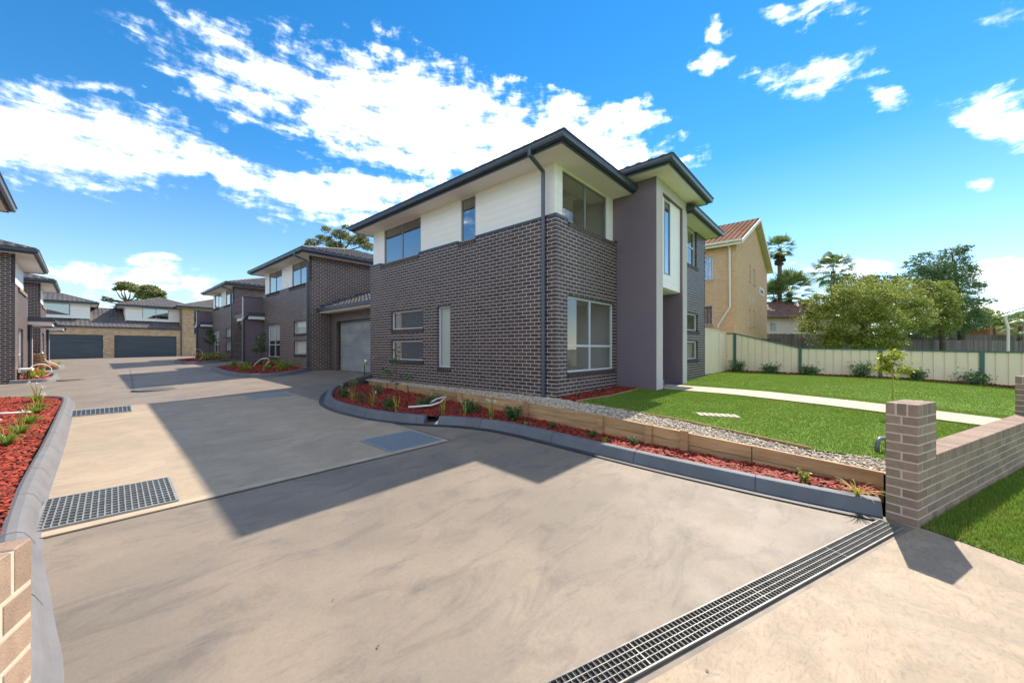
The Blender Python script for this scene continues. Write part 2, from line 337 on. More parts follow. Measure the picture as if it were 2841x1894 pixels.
# brick walls --------------------------------------------------
BM = {}
def bricks_emit(parent, lst, m, mm=300, px_min=9, name='brick', stuffname='brickwork', drop=True):
    """lst: (F,u0,u1,w0,w1,z0,z1); the bricks that show largest become objects, the rest one mesh"""
    sc = []
    for i, (F, u0, u1, w0, w1, z0, z1) in enumerate(lst):
        c = F((u0 + u1) / 2, w0, (z0 + z1) / 2); d = camdist(c)
        k = 0
        if d > .3:
            lat = (c[0] * CC - c[1] * CS) / d; up = (c[2] - CAMZ) / d
            if abs(lat) < 1.38 and -.9 < up < .95: k = (u1 - u0) / d * 1047
        sc.append((-k, i))
    sc.sort(); take = [i for s, i in sc[:mm] if -s >= px_min]; ts = set(take)
    for i in take:
        F, u0, u1, w0, w1, z0, z1 = lst[i]
        L, D, Hh = round(u1 - u0, 2), round(abs(w1 - w0), 2), round(z1 - z0, 3)
        a = F(0, 0, 0); b = F(1, 0, 0); n = F(0, 1, 0)
        key = (round(b[0] - a[0], 3), round(b[1] - a[1], 3), round(n[0] - a[0], 3), round(n[1] - a[1], 3), L, D, Hh, m.name)
        if key not in BM:
            g = lambda u, w, z, k=key: (k[0] * u + k[2] * w, k[1] * u + k[3] * w, z)
            mb = MB(); e = .003; l2, h2 = (u1 - u0) / 2, (z1 - z0) / 2; dd = abs(w1 - w0)
            # a brick with a worn front arris
            ring = lambda w, s_: [g(-l2 + s_, w, -h2 + s_), g(l2 - s_, w, -h2 + s_), g(l2 - s_, w, h2 - s_), g(-l2 + s_, w, h2 - s_)]
            mb.v = ring(0, e) + ring(-e, 0) + ring(-dd, 0)
            mb.f = [(0, 1, 2, 3)] + [(i0, (i0 + 1) % 4, (i0 + 1) % 4 + 4, i0 + 4) for i0 in range(4)] + [(i0 + 4, (i0 + 1) % 4 + 4, (i0 + 1) % 4 + 8, i0 + 8) for i0 in range(4)] + [(8, 9, 10, 11)]
            me = mb.mesh(name, m); bm = bmesh.new(); bm.from_mesh(me); bmesh.ops.recalc_face_normals(bm, faces=bm.faces); bm.to_mesh(me); bm.free(); BM[key] = me
        o = link(name, BM[key], parent); pinv(o, parent)
        o.location = Vector(F((u0 + u1) / 2, w1 + rnd.uniform(-.001, .0012), (z0 + z1) / 2))
    rest = [lst[i] for i in range(len(lst)) if i not in ts]
    if rest:
        mb = MB()
        for b in rest: mb.fbox(*b)
        mb.build(stuffname, m, parent, kind='stuff')
def rects_minus(u0, u1, z0, z1, ops):
    us = sorted({u0, u1, *[min(max(o[0], u0), u1) for o in ops], *[min(max(o[1], u0), u1) for o in ops]})
    out = []
    for a, b in zip(us, us[1:]):
        if b - a < 1e-4: continue
        segs = [(z0, z1)]
        for o in ops:
            if o[0] <= a + 1e-6 and o[1] >= b - 1e-6:
                ns = []
                for s, e in segs:
                    if o[2] > s: ns.append((s, min(e, o[2])))
                    if o[3] < e: ns.append((max(s, o[3]), e))
                segs = [(s, e) for s, e in ns if e - s > 1e-4]
        for s, e in segs: out.append((a, b, s, e))
    return out
CH = .086
def brick_wall(lst, core, F, L, z0, n, ops=(), start=0, free=99, u_core=(.0025, None), bl=.23, ch=CH, depth=.11, top=None, slope=None):
    """stretcher bond; ops (u0,u1,z0,z1) openings; lst collects bricks, core the mortar backing"""
    j = .0115; bl = bl - .0015; st = bl + j
    for k in range(n):
        a = z0 + k * ch; b = a + ch - j
        off = 0 if (k + start) % 2 == 0 else -.12 if start >= 2 else .12
        iv = [(0, L)]
        if (k + start) % 2 == 1 and start < 2 and k < free: iv = [(.12, L)]
        if k >= free and off > 0: off = -.12
        for o in ops:
            if o[2] < b - .01 and o[3] > a + .01:
                ni = []
                for s, e in iv:
                    if o[0] > s: ni.append((s, min(e, o[0])))
                    if o[1] < e: ni.append((max(s, o[1]), e))
                iv = [(s, e) for s, e in ni if e - s > .02]
        for s, e in iv:
            i = math.floor((s - off) / st); row = []
            while True:
                u0 = off + i * st; u1 = u0 + bl; i += 1
                if u0 >= e: break
                c0, c1 = max(u0, s), min(u1, e)
                if c1 > c0: row.append([c0, c1])
            if row and row[0][0] > s and row[0][0] - s < .02: row[0][0] = s
            if len(row) > 1 and row[0][1] - row[0][0] < .06: row[1][0] = row[0][0]; row.pop(0)
            if len(row) > 1 and row[-1][1] - row[-1][0] < .06: row[-2][1] = row[-1][1]; row.pop()
            if row and row[-1][1] < e and e - row[-1][1] < .02 and e < L - .001: row[-1][1] = e
            for c0, c1 in row:
                if slope and b > slope((c0 + c1) / 2): continue
                lst.append((F, c0, c1, -depth, 0, a, b))
    zt = z0 + n * ch - .004 if top is None else top
    ue = L - .004 if u_core[1] is None else u_core[1]
    ops2 = [(o[0] - .005, o[1] + .005, o[2] - .005, o[3] + .005) for o in ops]
    if not slope:
        for a, b, s, e in rects_minus(u_core[0], ue, z0 - .2, zt, ops2): core.fbox(F, a, b, -.105, -.0025, s, e)
def sill(lst, F, u0, u1, z, out=.035, drop=.02, n=None):
    """rowlock sill bricks, tops falling outward"""
    n = n or max(1, round((u1 - u0) / .086)); st = (u1 - u0) / n
    for i in range(n): lst.append((F, u0 + i * st + .006, u0 + (i + 1) * st - .006, z, out))
def sills_emit(parent, lst, m, limit=300):
    me_c = {}; rest = MB(); cnt = 0; mm = MB()
    for (F, u0, u1, z, out) in lst:
        u1 += .009; o = out - .003
        ps = [F(u0, o, z - .047), F(u1, o, z - .047), F(u1, o - .028, z - .136), F(u0, o - .028, z - .136), F(u0, -.12, z + .001), F(u1, -.12, z + .001), F(u1, -.15, z - .078), F(u0, -.15, z - .078)]
        mm.add(ps, [(0, 1, 2, 3), (4, 7, 6, 5), (0, 4, 5, 1), (3, 2, 6, 7)])
    if mm.v: mm.build('sill_mortar', M['mortar'], parent)
    for (F, u0, u1, z, out) in sorted(lst, key=lambda t: camdist(t[0](t[1], 0, 0))):
        ps = lambda g: [g(u0, out, z - .045), g(u1, out, z - .045), g(u1, out - .03, z - .14), g(u0, out - .03, z - .14),
                        g(u0, -.13, z + .005), g(u1, -.13, z + .005), g(u1, -.16, z - .08), g(u0, -.16, z - .08)]
        fs = [(0, 1, 2, 3), (4, 7, 6, 5), (0, 4, 5, 1), (3, 2, 6, 7), (0, 3, 7, 4), (1, 5, 6, 2)]
        if cnt < limit and .086 / max(.5, camdist(F(u0, 0, 0))) * 1047 > 6:
            cnt += 1; MB().add(ps(F), fs).build('sill_brick', m, parent)
        else: rest.add(ps(F), fs)
    if rest.v: rest.build('sill_brickwork', m, parent, kind='stuff')
def cladding(parent, F, u0, u1, z0, z1, ops=(), m=None, bh=.18, w=0.0, part='cladding_board'):
    """horizontal boards, each its own part; small shadow gap between"""
    n = max(1, round((z1 - z0) / bh)); bh = (z1 - z0) / n
    for k in range(n):
        a, b = z0 + k * bh + .0015, z0 + (k + 1) * bh - .0015; mb = MB()
        mid = (a + b) / 2; iv = [(u0, u1)]
        for o in ops:
            if o[2] < mid < o[3]: iv = [q for s, e in iv for q in ((s, min(e, o[0])), (max(s, o[1]), e)) if q[1] - q[0] > .01]
        for s, e in iv: MB().fbox(F, s, e, w - .02, w, a, b).build(part, m or M['clad'], parent)
    mb = MB()
    for (s, e, c, d) in rects_minus(u0 + .002, u1 - .002, z0 + .002, z1 - .002, ops): mb.fbox(F, s, e, w - .06, w - .024, c, d)
    mb.build('cladding_backing', m or M['clad'], parent)
def window(parent, F, u0, u1, z0, z1, mull=(), trans=(), fm='frame', gm='glass', rec=.07, fw=.045, blind=None, label=None, depth=.06, room=False, back=.9):
    mb = MB(); w1 = -rec; w0 = -rec - depth
    mb.fbox(F, u0, u1, w0, w1, z0, z0 + fw); mb.fbox(F, u0, u1, w0, w1, z1 - fw, z1)
    mb.fbox(F, u0, u0 + fw, w0, w1, z0 + fw, z1 - fw); mb.fbox(F, u1 - fw, u1, w0, w1, z0 + fw, z1 - fw)
    ms = [u0 + fw] + [v for q in mull for v in (q - fw / 2, q + fw / 2)] + [u1 - fw]
    for q in mull: mb.fbox(F, q - fw / 2, q + fw / 2, w0 + .003, w1 - .003, z0 + fw, z1 - fw)
    zs = [z0 + fw] + [v for q in trans for v in (q - fw / 2, q + fw / 2)] + [z1 - fw]
    for q in trans:
        for i in range(0, len(ms), 2): mb.fbox(F, ms[i], ms[i + 1], w0 + .006, w1 - .006, q - fw / 2, q + fw / 2)
    wd = mb.build('window', M[fm], parent, label=label)
    for i in range(0, len(ms), 2):
        for k in range(0, len(zs), 2):
            MB().fbox(F, ms[i] - .004, ms[i + 1] + .004, w1 - .03, w1 - .024, zs[k] - .004, zs[k + 1] + .004).build('pane', M[gm], wd)
    if blind:
        MB().fbox(F, u0 + fw, u1 - fw, w0 - .012, w0 - .008, max(z0, z1 - (z1 - z0) * blind), z1).build('blind', M['blind'], wd)
    if room:
        r = MB(); a, b, c, d, e, f = u0 - .25, u1 + .25, w0 - back, w0 - .02, z0 - .3, z1 + .04
        P = [F(u, w, z) for z in (e, f) for (u, w) in ((a, c), (b, c), (b, d), (a, d))]
        r.add(P, [(0, 1, 2, 3), (4, 5, 6, 7), (0, 1, 5, 4), (1, 2, 6, 5), (3, 0, 4, 7)])
        r.build('room_lining', M['inner'], wd)
    else:
        MB().fbox(F, u0, u1, w0 - .30, w0 - .29, z0, z1).build('room_shade', M['dark' if room is False else 'inner'], wd)
    return wd

# roofs --------------------------------------------------------
TU = np.linspace(-.155, .155, 6)
def tile_base():
    h = .017 * np.cos(TU / .3 * 2 * np.pi * 1) ; V = []
    for u, hh in zip(TU, h): V.append((u, 0, hh + .058))
    for u, hh in zip(TU, h): V.append((u, .36, hh + .018))
    for u, hh in zip(TU, h): V.append((u, .006, hh + .012))
    n = len(TU); Fa = []
    for i in range(n - 1):
        Fa.append((i, i + 1, n + i + 1, n + i)); Fa.append((2 * n + i, 2 * n + i + 1, i + 1, i))
    return np.array(V), Fa
TBV, TBF = tile_base(); TMESH = {}
def tiled_slope(parent, O, e, up, Le, run, rise, h0=True, h1=True, m='tile', solo=0, row=.33):
    """O eave corner, e unit eave dir, up unit plan dir up the slope, run plan depth; h0/h1 hip ends; returns"""
    O = Vector(O); e = Vector((*e, 0)); p = Vector((*up, 0)); sl = math.hypot(run, rise)
    v = (p * run + Vector((0, 0, rise))).normalized(); nrm = e.cross(v)
    if nrm.z < 0: nrm = -nrm
    cosp = run / sl; cells = []
    nrow = int(math.ceil(sl / row))
    for k in range(nrow):
        y = k * row; pi = y * cosp; pt = min(sl, y + row) * cosp
        a0 = pi if h0 else 0; a1 = Le - (pi if h1 else 0)
        i0 = math.floor(a0 / .3) ; i1 = math.ceil(a1 / .3)
        for i in range(int(i0), int(i1)):
            u = (i + .5) * .3
            inside = (u - .15 >= (pt if h0 else 0)) and (u + .15 <= Le - (pt if h1 else 0)) and y + .36 <= sl
            cells.append((u, y, inside))
    Bm = np.array([list(e), list(v), list(nrm)]).T
    solos = []
    if solo:
        cand = [(camdist(O + e * u + v * y), u, y) for (u, y, ins) in cells if ins]
        cand.sort(); solos = [(u, y) for d, u, y in cand[:solo]]
        key = (tuple(round(t, 3) for t in Bm.ravel()), m)
        if key not in TMESH:
            VV = (Bm @ TBV.T).T; me = bpy.data.meshes.new('tile'); me.from_pydata([tuple(q) for q in VV], [], TBF); me.materials.append(M[m]); TMESH[key] = me
        for u, y in solos:
            o = link('tile', TMESH[key], parent); pinv(o, parent); o.location = O + e * u + v * y + nrm * rnd.uniform(-.002, .004)
    ss = set(solos)
    rest = [(u, y) for (u, y, i) in cells if (u, y) not in ss]
    if rest:
        P = np.array([list(O + e * u + v * y) for u, y in rest])
        V = (Bm @ TBV.T).T[None] + P[:, None, :]
        Fa = (np.array(TBF)[None] + (np.arange(len(P)) * len(TBV))[:, None, None]).reshape(-1, 4)
        me = bpy.data.meshes.new('roof_tiles'); me.from_pydata(V.reshape(-1, 3).tolist(), [], Fa.tolist()); me.materials.append(M[m])
        bm = bmesh.new(); bm.from_mesh(me)
        def cut(co, no):
            bmesh.ops.bisect_plane(bm, geom=bm.verts[:] + bm.edges[:] + bm.faces[:], plane_co=co, plane_no=no, clear_outer=True)
        if h0: cut(O, -(e - p).normalized())
        else: cut(O, -e)
        if h1: cut(O + e * Le, (e + p).normalized())
        else: cut(O + e * Le, e)
        cut(O + p * run, p)
        bm.to_mesh(me); bm.free()
        o = link('roof_tiles', me, parent); pinv(o, parent); o['kind'] = 'stuff'
    # sarking under the tiles
    a = O - Vector((0, 0, .01)); b = O + e * Le - Vector((0, 0, .01)); t0 = O + p * run + e * (run if h0 else 0) + Vector((0, 0, rise - .01)); t1 = O + p * run + e * (Le - (run if h1 else 0)) + Vector((0, 0, rise - .01))
    return [a, b, t1, t0]
def caps(parent, pts, m='tile'):
    """ridge or hip capping: half round tiles in a row"""
    mb = MB()
    for a, b in pts:
        a, b = Vector(a), Vector(b); L = (b - a).length; n = max(1, int(L / .4)); d = (b - a) / n
        side = d.cross(Vector((0, 0, 1))).normalized(); upv = side.cross(d).normalized()
        for i in range(n):
            vs = []
            for (t, r) in ((0, .125), (1.03, .105)):
                for k in range(6):
                    an = math.pi * k / 5; r = r * .8; q = a + d * (i + t) + side * math.cos(an) * r + upv * (math.sin(an) * r * .7 - .005)
                    vs.append(tuple(q))
            mb.add(vs, [(k, k + 1, 7 + k, 6 + k) for k in range(5)] + [(0, 1, 2, 3, 4, 5)])
    mb.build('ridge_capping', M[m], parent)
GP = [(0, 0), (.0, -.012), (.045, -.02), (.10, .0), (.115, .05), (.112, .105), (.135, .115), (.135, .13), (.105, .13), (.10, .11), (.02, .02)]
def ring_sweep(mb, x0, x1, y0, y1, prof, z):
    n = len(prof)
    for (o, h) in prof: mb.v += [(x0 - o, y0 - o, z + h), (x1 + o, y0 - o, z + h), (x1 + o, y1 + o, z + h), (x0 - o, y1 + o, z + h)]
    for i in range(n - 1):
        for k in range(4): mb.f.append((i * 4 + k, i * 4 + (k + 1) % 4, (i + 1) * 4 + (k + 1) % 4, (i + 1) * 4 + k))
def hip_roof(parent, x0, x1, y0, y1, z, pitch=19, wallrect=None, solo=None, m='tile', ridge=True, fz=.17, gm='gutter', sof='soffit', fm=None):
    """x0.. fascia rectangle at soffit height z; fascia, gutter, soffit, tiles"""
    f = MB(); t = .022; zf = z + fz
    f.box((x0, y0, z - .02), (x1, y0 + t, zf)); f.box((x0, y1 - t, z - .02), (x1, y1, zf))
    f.box((x0, y0 + t, z - .02), (x0 + t, y1 - t, zf)); f.box((x1 - t, y0 + t, z - .02), (x1, y1 - t, zf))
    f.build('fascia', M[fm or gm], parent)
    g = MB(); ring_sweep(g, x0 - .002, x1 + .002, y0 - .002, y1 + .002, GP, z + .045); g.build('gutter', M[gm], parent)
    s = MB(); s.box((x0 + t, y0 + t, z), (x1 - t, y1 - t, z + .012)); s.build('soffit', M[sof], parent)
    w, l = x1 - x0, y1 - y0; run = min(w, l) / 2; rise = run * math.tan(R(pitch)); solo = solo or {}
    zt = zf + .0; e = .03; x0 -= e; x1 += e; y0 -= e; y1 += e; w += 2 * e; l += 2 * e; run += e; rise = run * math.tan(R(pitch))
    u = []
    u.append(tiled_slope(parent, (x0, y0, zt), (1, 0), (0, 1), w, run, rise, m=m, solo=solo.get('-y', 0)))
    u.append(tiled_slope(parent, (x1, y0, zt), (0, 1), (-1, 0), l, run, rise, m=m, solo=solo.get('+x', 0)))
    u.append(tiled_slope(parent, (x1, y1, zt), (-1, 0), (0, -1), w, run, rise, m=m, solo=solo.get('+y', 0)))
    u.append(tiled_slope(parent, (x0, y1, zt), (0, -1), (1, 0), l, run, rise, m=m, solo=solo.get('-x', 0)))
    sk = MB()
    for q in u: sk.add(q, [(0, 1, 2, 3)])
    sk.build('roof_deck', M['dark'], parent)
    zr = zt + rise + .03; cp = []
    if w >= l: r0, r1 = (x0 + run, y0 + run, zr), (x1 - run, y0 + run, zr); ends = [((x0, y0), r0), ((x0, y1), r0), ((x1, y0), r1), ((x1, y1), r1)]
    else: r0, r1 = (x0 + run, y0 + run, zr), (x0 + run, y1 - run, zr); ends = [((x0, y0), r0), ((x1, y0), r0), ((x0, y1), r1), ((x1, y1), r1)]
    for (a, b) in ends: cp.append(((a[0], a[1], zt + .045), b))
    if (Vector(r0) - Vector(r1)).length > .3: cp.append((r0, r1))
    caps(parent, cp, m)
def downpipe(parent, pts, r=.045, m='gutter', name='downpipe'):
    mb = MB(); mb.tube(pts, r, 10); return mb.build(name, M[m], parent, smooth=False)

# ground heights ------------------------------------------------
def TT(x, y): return (x - 5.10) * .3535 + (y + .51) * .9354
ZR = ([-6, 0, 2, 4, 8, 12.9, 18.5, 31, 52, 90], [-.66, -.58, -.5, -.4, -.2, 0, .1, .24, .27, .3])
ZL = ([-6, 0, 2, 5, 12, 21, 31, 48, 90], [-.66, -.58, -.5, -.44, -.38, -.3, -.19, .12, .2])
def zg(x, y):
    t = TT(x, y); s = min(1, max(0, (x + 1.8) / 8.3))
    return float(np.interp(t, *ZL) * (1 - s) + np.interp(t, *ZR) * s)
def zlawn(x, y): return float(np.interp(TT(x, y), [0, .4, 1.2, 2.3, 3.4, 4.1, 8, 10], [-.3, -.25, -.19, -.1, -.04, 0, .05, .08]))
def zmul(x, y): return float(np.interp(y, [-.3, 1.7, 3.5, 6.6, 12], [-.42, -.38, -.33, -.2, -.1]))
def inpoly(P, poly):
    x, y = P[:, 0], P[:, 1]; c = np.zeros(len(P), bool); n = len(poly)
    for i in range(n):
        x1, y1 = poly[i]; x2, y2 = poly[(i + 1) % n]
        q = ((y1 > y) != (y2 > y)) & (x < (x2 - x1) * (y - y1) / (y2 - y1 + 1e-12) + x1); c ^= q
    return c
def sheet(name, poly, zf, m, dz=0, res=.6, kind='structure', label=None, jit=0, parent=None):
    pts = []; n = len(poly)
    for i in range(n):
        a, b = Vector(poly[i]), Vector(poly[(i + 1) % n]); k = max(1, int((b - a).length / res))
        pts += [tuple(a + (b - a) * j / k) for j in range(k)]
    nb = len(pts); edges = [(i, (i + 1) % nb) for i in range(nb)]
    xs = [p[0] for p in poly]; ys = [p[1] for p in poly]
    gx, gy = np.meshgrid(np.arange(min(xs) + res / 2, max(xs), res), np.arange(min(ys) + res / 2, max(ys), res))
    G = np.stack([gx.ravel(), gy.ravel()], 1); G = G[inpoly(G, poly)]
    allp = [Vector(p) for p in pts] + [Vector(p) for p in G.tolist()]
    ov, oe, of, *_ = delaunay_2d_cdt(allp, edges, [], 1, 1e-5)
    V = [(v.x, v.y, zf(v.x, v.y) + dz + (rnd.uniform(-jit, jit) if jit else 0)) for v in ov]
    me = bpy.data.meshes.new(name); me.from_pydata(V, [], [tuple(f) for f in of]); me.materials.append(m)
    bm = bmesh.new(); bm.from_mesh(me)
    for f in bm.faces:
        if f.normal.z < 0: f.normal_flip()
        f.smooth = True
    bm.to_mesh(me); bm.free()
    o = link(name, me, parent)
    if parent is not None: pinv(o, parent)
    if kind: o['kind'] = kind
    if label: o['label'] = label
    return o
def smooth_line(pts, n=6):
    """Catmull-Rom through plan points"""
    P = [Vector(p) for p in pts]; P = [P[0] * 2 - P[1]] + P + [P[-1] * 2 - P[-2]]; out = []
    for i in range(1, len(P) - 2):
        for k in range(n):
            t = k / n; a, b, c, d = P[i - 1:i + 3]
            out.append(tuple(.5 * ((2 * b) + (c - a) * t + (2 * a - 5 * b + 4 * c - d) * t * t + (3 * b - a - 3 * c + d) * t ** 3)))
    out.append(tuple(P[-2])); return out
def kerb(name, line, prof, zf, m, side=1, closed=False):
    """line plan points of outer (driveway) foot; prof (inward, height)"""
    P = [Vector(p) for p in line]; n = len(P); mb = MB(); k = len(prof)
    for i, p in enumerate(P):
        a = P[i - 1] if (i > 0 or closed) else p; b = P[(i + 1) % n] if (i < n - 1 or closed) else p
        d = (b - a).normalized(); q = Vector((-d.y, d.x)) * side; z = zf(p.x, p.y)
        for o, h in prof: mb.v.append((p.x + q.x * o, p.y + q.y * o, z + h))
    for i in range(n if closed else n - 1):
        for j in range(k - 1): mb.f.append((i * k + j, i * k + j + 1, ((i + 1) % n) * k + j + 1, ((i + 1) % n) * k + j))
    if not closed: mb.f.append(tuple(range(k))); mb.f.append(tuple((n - 1) * k + j for j in range(k)))
    o = mb.build(name, m, None, kind='structure', smooth=False); return o
def sample(poly, dens, cap=None):
    xs = [p[0] for p in poly]; ys = [p[1] for p in poly]
    A = (max(xs) - min(xs)) * (max(ys) - min(ys)); k = int(A * dens)
    P = np.stack([rng.uniform(min(xs), max(xs), k), rng.uniform(min(ys), max(ys), k)], 1); P = P[inpoly(P, poly)]
    return P if cap is None else P[:cap]

# ============================================================ ground of the place
def flat(z): return lambda x, y: z
g = MB(); g.box((-400, -400, -3), (400, 500, -1.1)); g.build('ground', M['soil'], kind='structure')
# driveway follows the site; its edges lie under kerbs, walls and beds
DP = [(-.6, 1.62), (5.2, -.58), (5.45, 4.2), (5.2, 6.5), (5.4, 11), (6.1, 12.4), (6.85, 12.76), (8.1, 12.76), (8.1, 18.2), (6.9, 18.3), (6.9, 25.1), (8.1, 25.2), (8.1, 32), (7, 32), (7, 45), (8.3, 47), (8.3, 54.3), (-12, 54.3), (-12, 47), (-1.9, 44), (-1.9, 36), (-9, 36), (-9, 30.8), (-1.9, 29), (-1.9, 24.62), (-9, 24.62), (-9, 17.2), (-.9, 17.2), (-.6, 15)]
sheet('driveway', DP, zg, M['drive'], res=.7)
PADP = [(-.35, 4.93), (3.90, 4.76), (3.88, 12.17), (-.35, 13.25)]
sheet('driveway_slab', PADP, zg, M['pad'], dz=.006, res=.5)
def strip_line(name, a, b, w, m, dz, zf=zg, kind='structure'):
    a, b = Vector(a), Vector(b); d = (b - a).normalized(); q = Vector((-d.y, d.x)) * w / 2
    return sheet(name, [tuple(a - q), tuple(b - q), tuple(b + q), tuple(a + q)], zf, m, dz=dz, res=.5, kind=kind)
strip_line('slab_edge', (-.3, 4.99), (3.86, 4.83), .11, M['strip'], .011)
strip_line('slab_edge', (-.25, 13.18), (3.84, 12.1), .10, M['strip'], .011)
strip_line('expansion_joint', (-.3, 4.92), (3.92, 4.755), .013, M['joint'], .014)
strip_line('expansion_joint', (3.905, 4.76), (3.885, 7.3), .016, M['joint'], .014)
strip_line('expansion_joint', (-.1, 16.0), (4.4, 14.9), .012, M['joint'], .006)
strip_line('expansion_joint', (1.0, 16.1), (1.7, 30), .012, M['joint'], .006)
# street side: footpath crossover, verge
UX, UY, NX, NY = .9354, -.3535, .3535, .9354          # along the street, into the site
def S2(u, n): return (5.10 + UX * u + NX * n, -.51 + UY * u + NY * n)
def zstreet(x, y): return float(np.interp(TT(x, y), [-12, 0, .2], [-.78, -.585, -.57]))
sheet('footpath', [S2(-14, -9), S2(-.62, -9), S2(-.42, -2.5), (4.75, -1.15), (5.14, -.56), S2(0, 0.02), S2(-14, .02)], zstreet, M['cross'], dz=.008, res=.6)
VERGE = [S2(-.62, -9), S2(14, -9), S2(14, .0), S2(.05, .0), (5.14, -.56), (4.75, -1.15), S2(-.42, -2.5)]
sheet('verge', VERGE, zstreet, M['soil'], dz=.012, res=.6, jit=.004)

# front lawn
LE = [(6.56, 4.08), (6.32, 1.9), (6.1, .32), (6.32, -.2), S2(1.35, .23)]
LAWN = LE + [S2(15.7, .23), (19.4, -5), (19.4, 4.1), (15.4, 4.0), (15.4, 3.93), (12.14, 3.93), (12.14, 3.6), (11.25, 3.6), (10.0, 3.6), (9.68, 3.6), (9.68, 4.05), (7.9, 3.95)]
sheet('lawn', LAWN, zlawn, M['soil'], dz=.0, res=.5, jit=.004)
PATH = [(10.05, 3.9), (11.3, 3.9), (11.3, -2.6), (10.12, -2.2)]
sheet('path', PATH, zlawn, M['path'], dz=.022, res=.5)
# gravel strip
WALLP = [(5.70, -.32, -.25), (5.70, .5, -.19), (5.70, 1.75, -.11), (5.73, 2.9, -.04), (5.79, 3.6, 0.0), (5.90, 6.6, .035), (6.05, 9, .035), (6.20, 11.65, .03)]
def wallx(y): return float(np.interp(y, [p[1] for p in WALLP], [p[0] for p in WALLP]))
def wallz(y): return float(np.interp(y, [p[1] for p in WALLP], [p[2] for p in WALLP]))
def zgrav(x, y):
    t = min(1, max(0, (x - wallx(y)) / .6)); b = zlawn(x, y) if y < 4.2 else .005
    return (wallz(y) - .03) * (1 - t) + b * t
GRAV = [(wallx(y) + .02, y) for y in (-.3, .5, 1.75, 2.9, 3.6, 5, 6.6, 9, 11.65)] + [(6.5, 12.74), (6.79, 12.74), (6.79, 4.72), (6.9, 4.5), (6.5, 4.08), (6.29, 1.9), (6.08, .32), (6.3, -.22), S2(1.3, .2), S2(.7, .1)]
sheet('gravel_bed', GRAV, zgrav, M['gravelb'], dz=.0, res=.3, jit=.004)
# mulch strip at the foot of the front wall
FM = [(6.62, 4.10), (6.8, 4.69), (9.67, 4.69), (9.67, 4.08), (7.9, 3.98)]
sheet('garden_bed', FM, zlawn, M['mulchb'], dz=.012, res=.3, jit=.006)
tb = MB()
for (a, b) in (((6.62, 4.085), (7.9, 3.965)), ((7.9, 3.965), (9.66, 4.065)), ((6.58, 4.08), (6.34, 1.9)), ((6.34, 1.9), (6.12, .32))):
    a, b = Vector(a), Vector(b); q = Vector((-(b - a).y, (b - a).x)).normalized() * .009
    ps = [(p.x, p.y, zlawn(p.x, p.y) + h) for h in (-.05, .03) for p in (a - q, b - q, b + q, a + q)]; tb.add(ps, BF)
tag(tb.build('lawn_edging', M['wood2']), 'thin timber lawn edging beside the gravel strip and the front mulch bed', 'edging')

# right garden bed with kerb
KO = [(6.75, 12.85), (6.47, 12.70), (5.67, 12.14), (4.89, 11.35), (4.43, 10.71), (4.09, 10.04), (3.80, 9.26), (3.69, 8.4), (3.74, 7.5), (3.87, 6.87), (4.10, 6.25), (4.40, 5.74), (4.65, 5.31), (4.87, 4.66), (4.93, 4.0), (4.94, 3.0), (4.96, 1.9), (5.01, .95), (5.07, .29), (5.15, -.28)]
KPROF = [(-.05, -.02), (-.03, .012), (0, .018), (.045, .125), (.065, .148), (.09, .155), (.165, .155), (.185, .14), (.19, -.1)]
kl = smooth_line(KO, 4); cut = min(range(len(kl)), key=lambda i: (kl[i][0] - 4.36) ** 2 + (kl[i][1] - 5.82) ** 2)
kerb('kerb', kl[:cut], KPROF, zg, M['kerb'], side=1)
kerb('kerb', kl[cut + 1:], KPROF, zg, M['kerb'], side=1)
inner = [(p[0] + .19 * q[0], p[1] + .19 * q[1]) for p, q in ((kl[i], (lambda d: (-d.y, d.x))((Vector(kl[min(i + 1, len(kl) - 1)]) - Vector(kl[max(i - 1, 0)])).normalized())) for i in range(len(kl)))]
RB = inner[6:] + [(wallx(y) - .01, y) for y in (-.28, .5, 1.75, 2.9, 3.6, 5, 6.6, 9, 11.6)]
sheet('garden_bed', RB, zmul, M['mulchb'], res=.25, jit=.012)
# dark joints across the kerbs
def kerb_joints(l, prof, m, side, step, i0=4):
    mb = MB(); d_ = 0; last = 0
    for i in range(i0, len(l) - 2):
        d_ += (Vector(l[i]) - Vector(l[i - 1])).length
        if d_ - last < step: continue
        last = d_; p = Vector(l[i]); d = (Vector(l[i + 1]) - Vector(l[i - 1])).normalized(); q = Vector((-d.y, d.x)) * side; z = zg(p.x, p.y); k = len(prof) - 3; n = len(mb.v)
        for s_ in (-.004, .004):
            for j in range(2, len(prof) - 1):
                o, h = prof[j]; c = p + q * (o - .0012) + d * s_; mb.v.append((c.x, c.y, z + h + .0015))
        for j in range(k - 1): mb.f.append((n + j, n + j + 1, n + k + j + 1, n + k + j))
    mb.build('kerb_joint', m, kind='structure', fix=False)
kerb_joints(kl, KPROF, M['joint'], 1, 1.25)
# dark strip beside the kerb: its shadow and stain put into the colour
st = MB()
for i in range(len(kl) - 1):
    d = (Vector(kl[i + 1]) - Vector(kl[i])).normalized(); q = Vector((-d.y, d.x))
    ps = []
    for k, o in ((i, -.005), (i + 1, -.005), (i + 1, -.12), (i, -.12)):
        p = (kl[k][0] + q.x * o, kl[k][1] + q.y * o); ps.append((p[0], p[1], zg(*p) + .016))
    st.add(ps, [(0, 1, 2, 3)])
st.build('kerb_shadow_strip', mat('shadow and stain concrete', (.05, .052, .062), .6, var=.4, vscale=4), kind='structure')
pc = MB(); pc.tube([(4.38, 5.77, -.335), (4.52, 5.84, -.30)], .032, 12); tag(pc.build('drain_pipe', M['plastic']), 'white pipe end poking through the gap in the dark kerb', 'pipe')

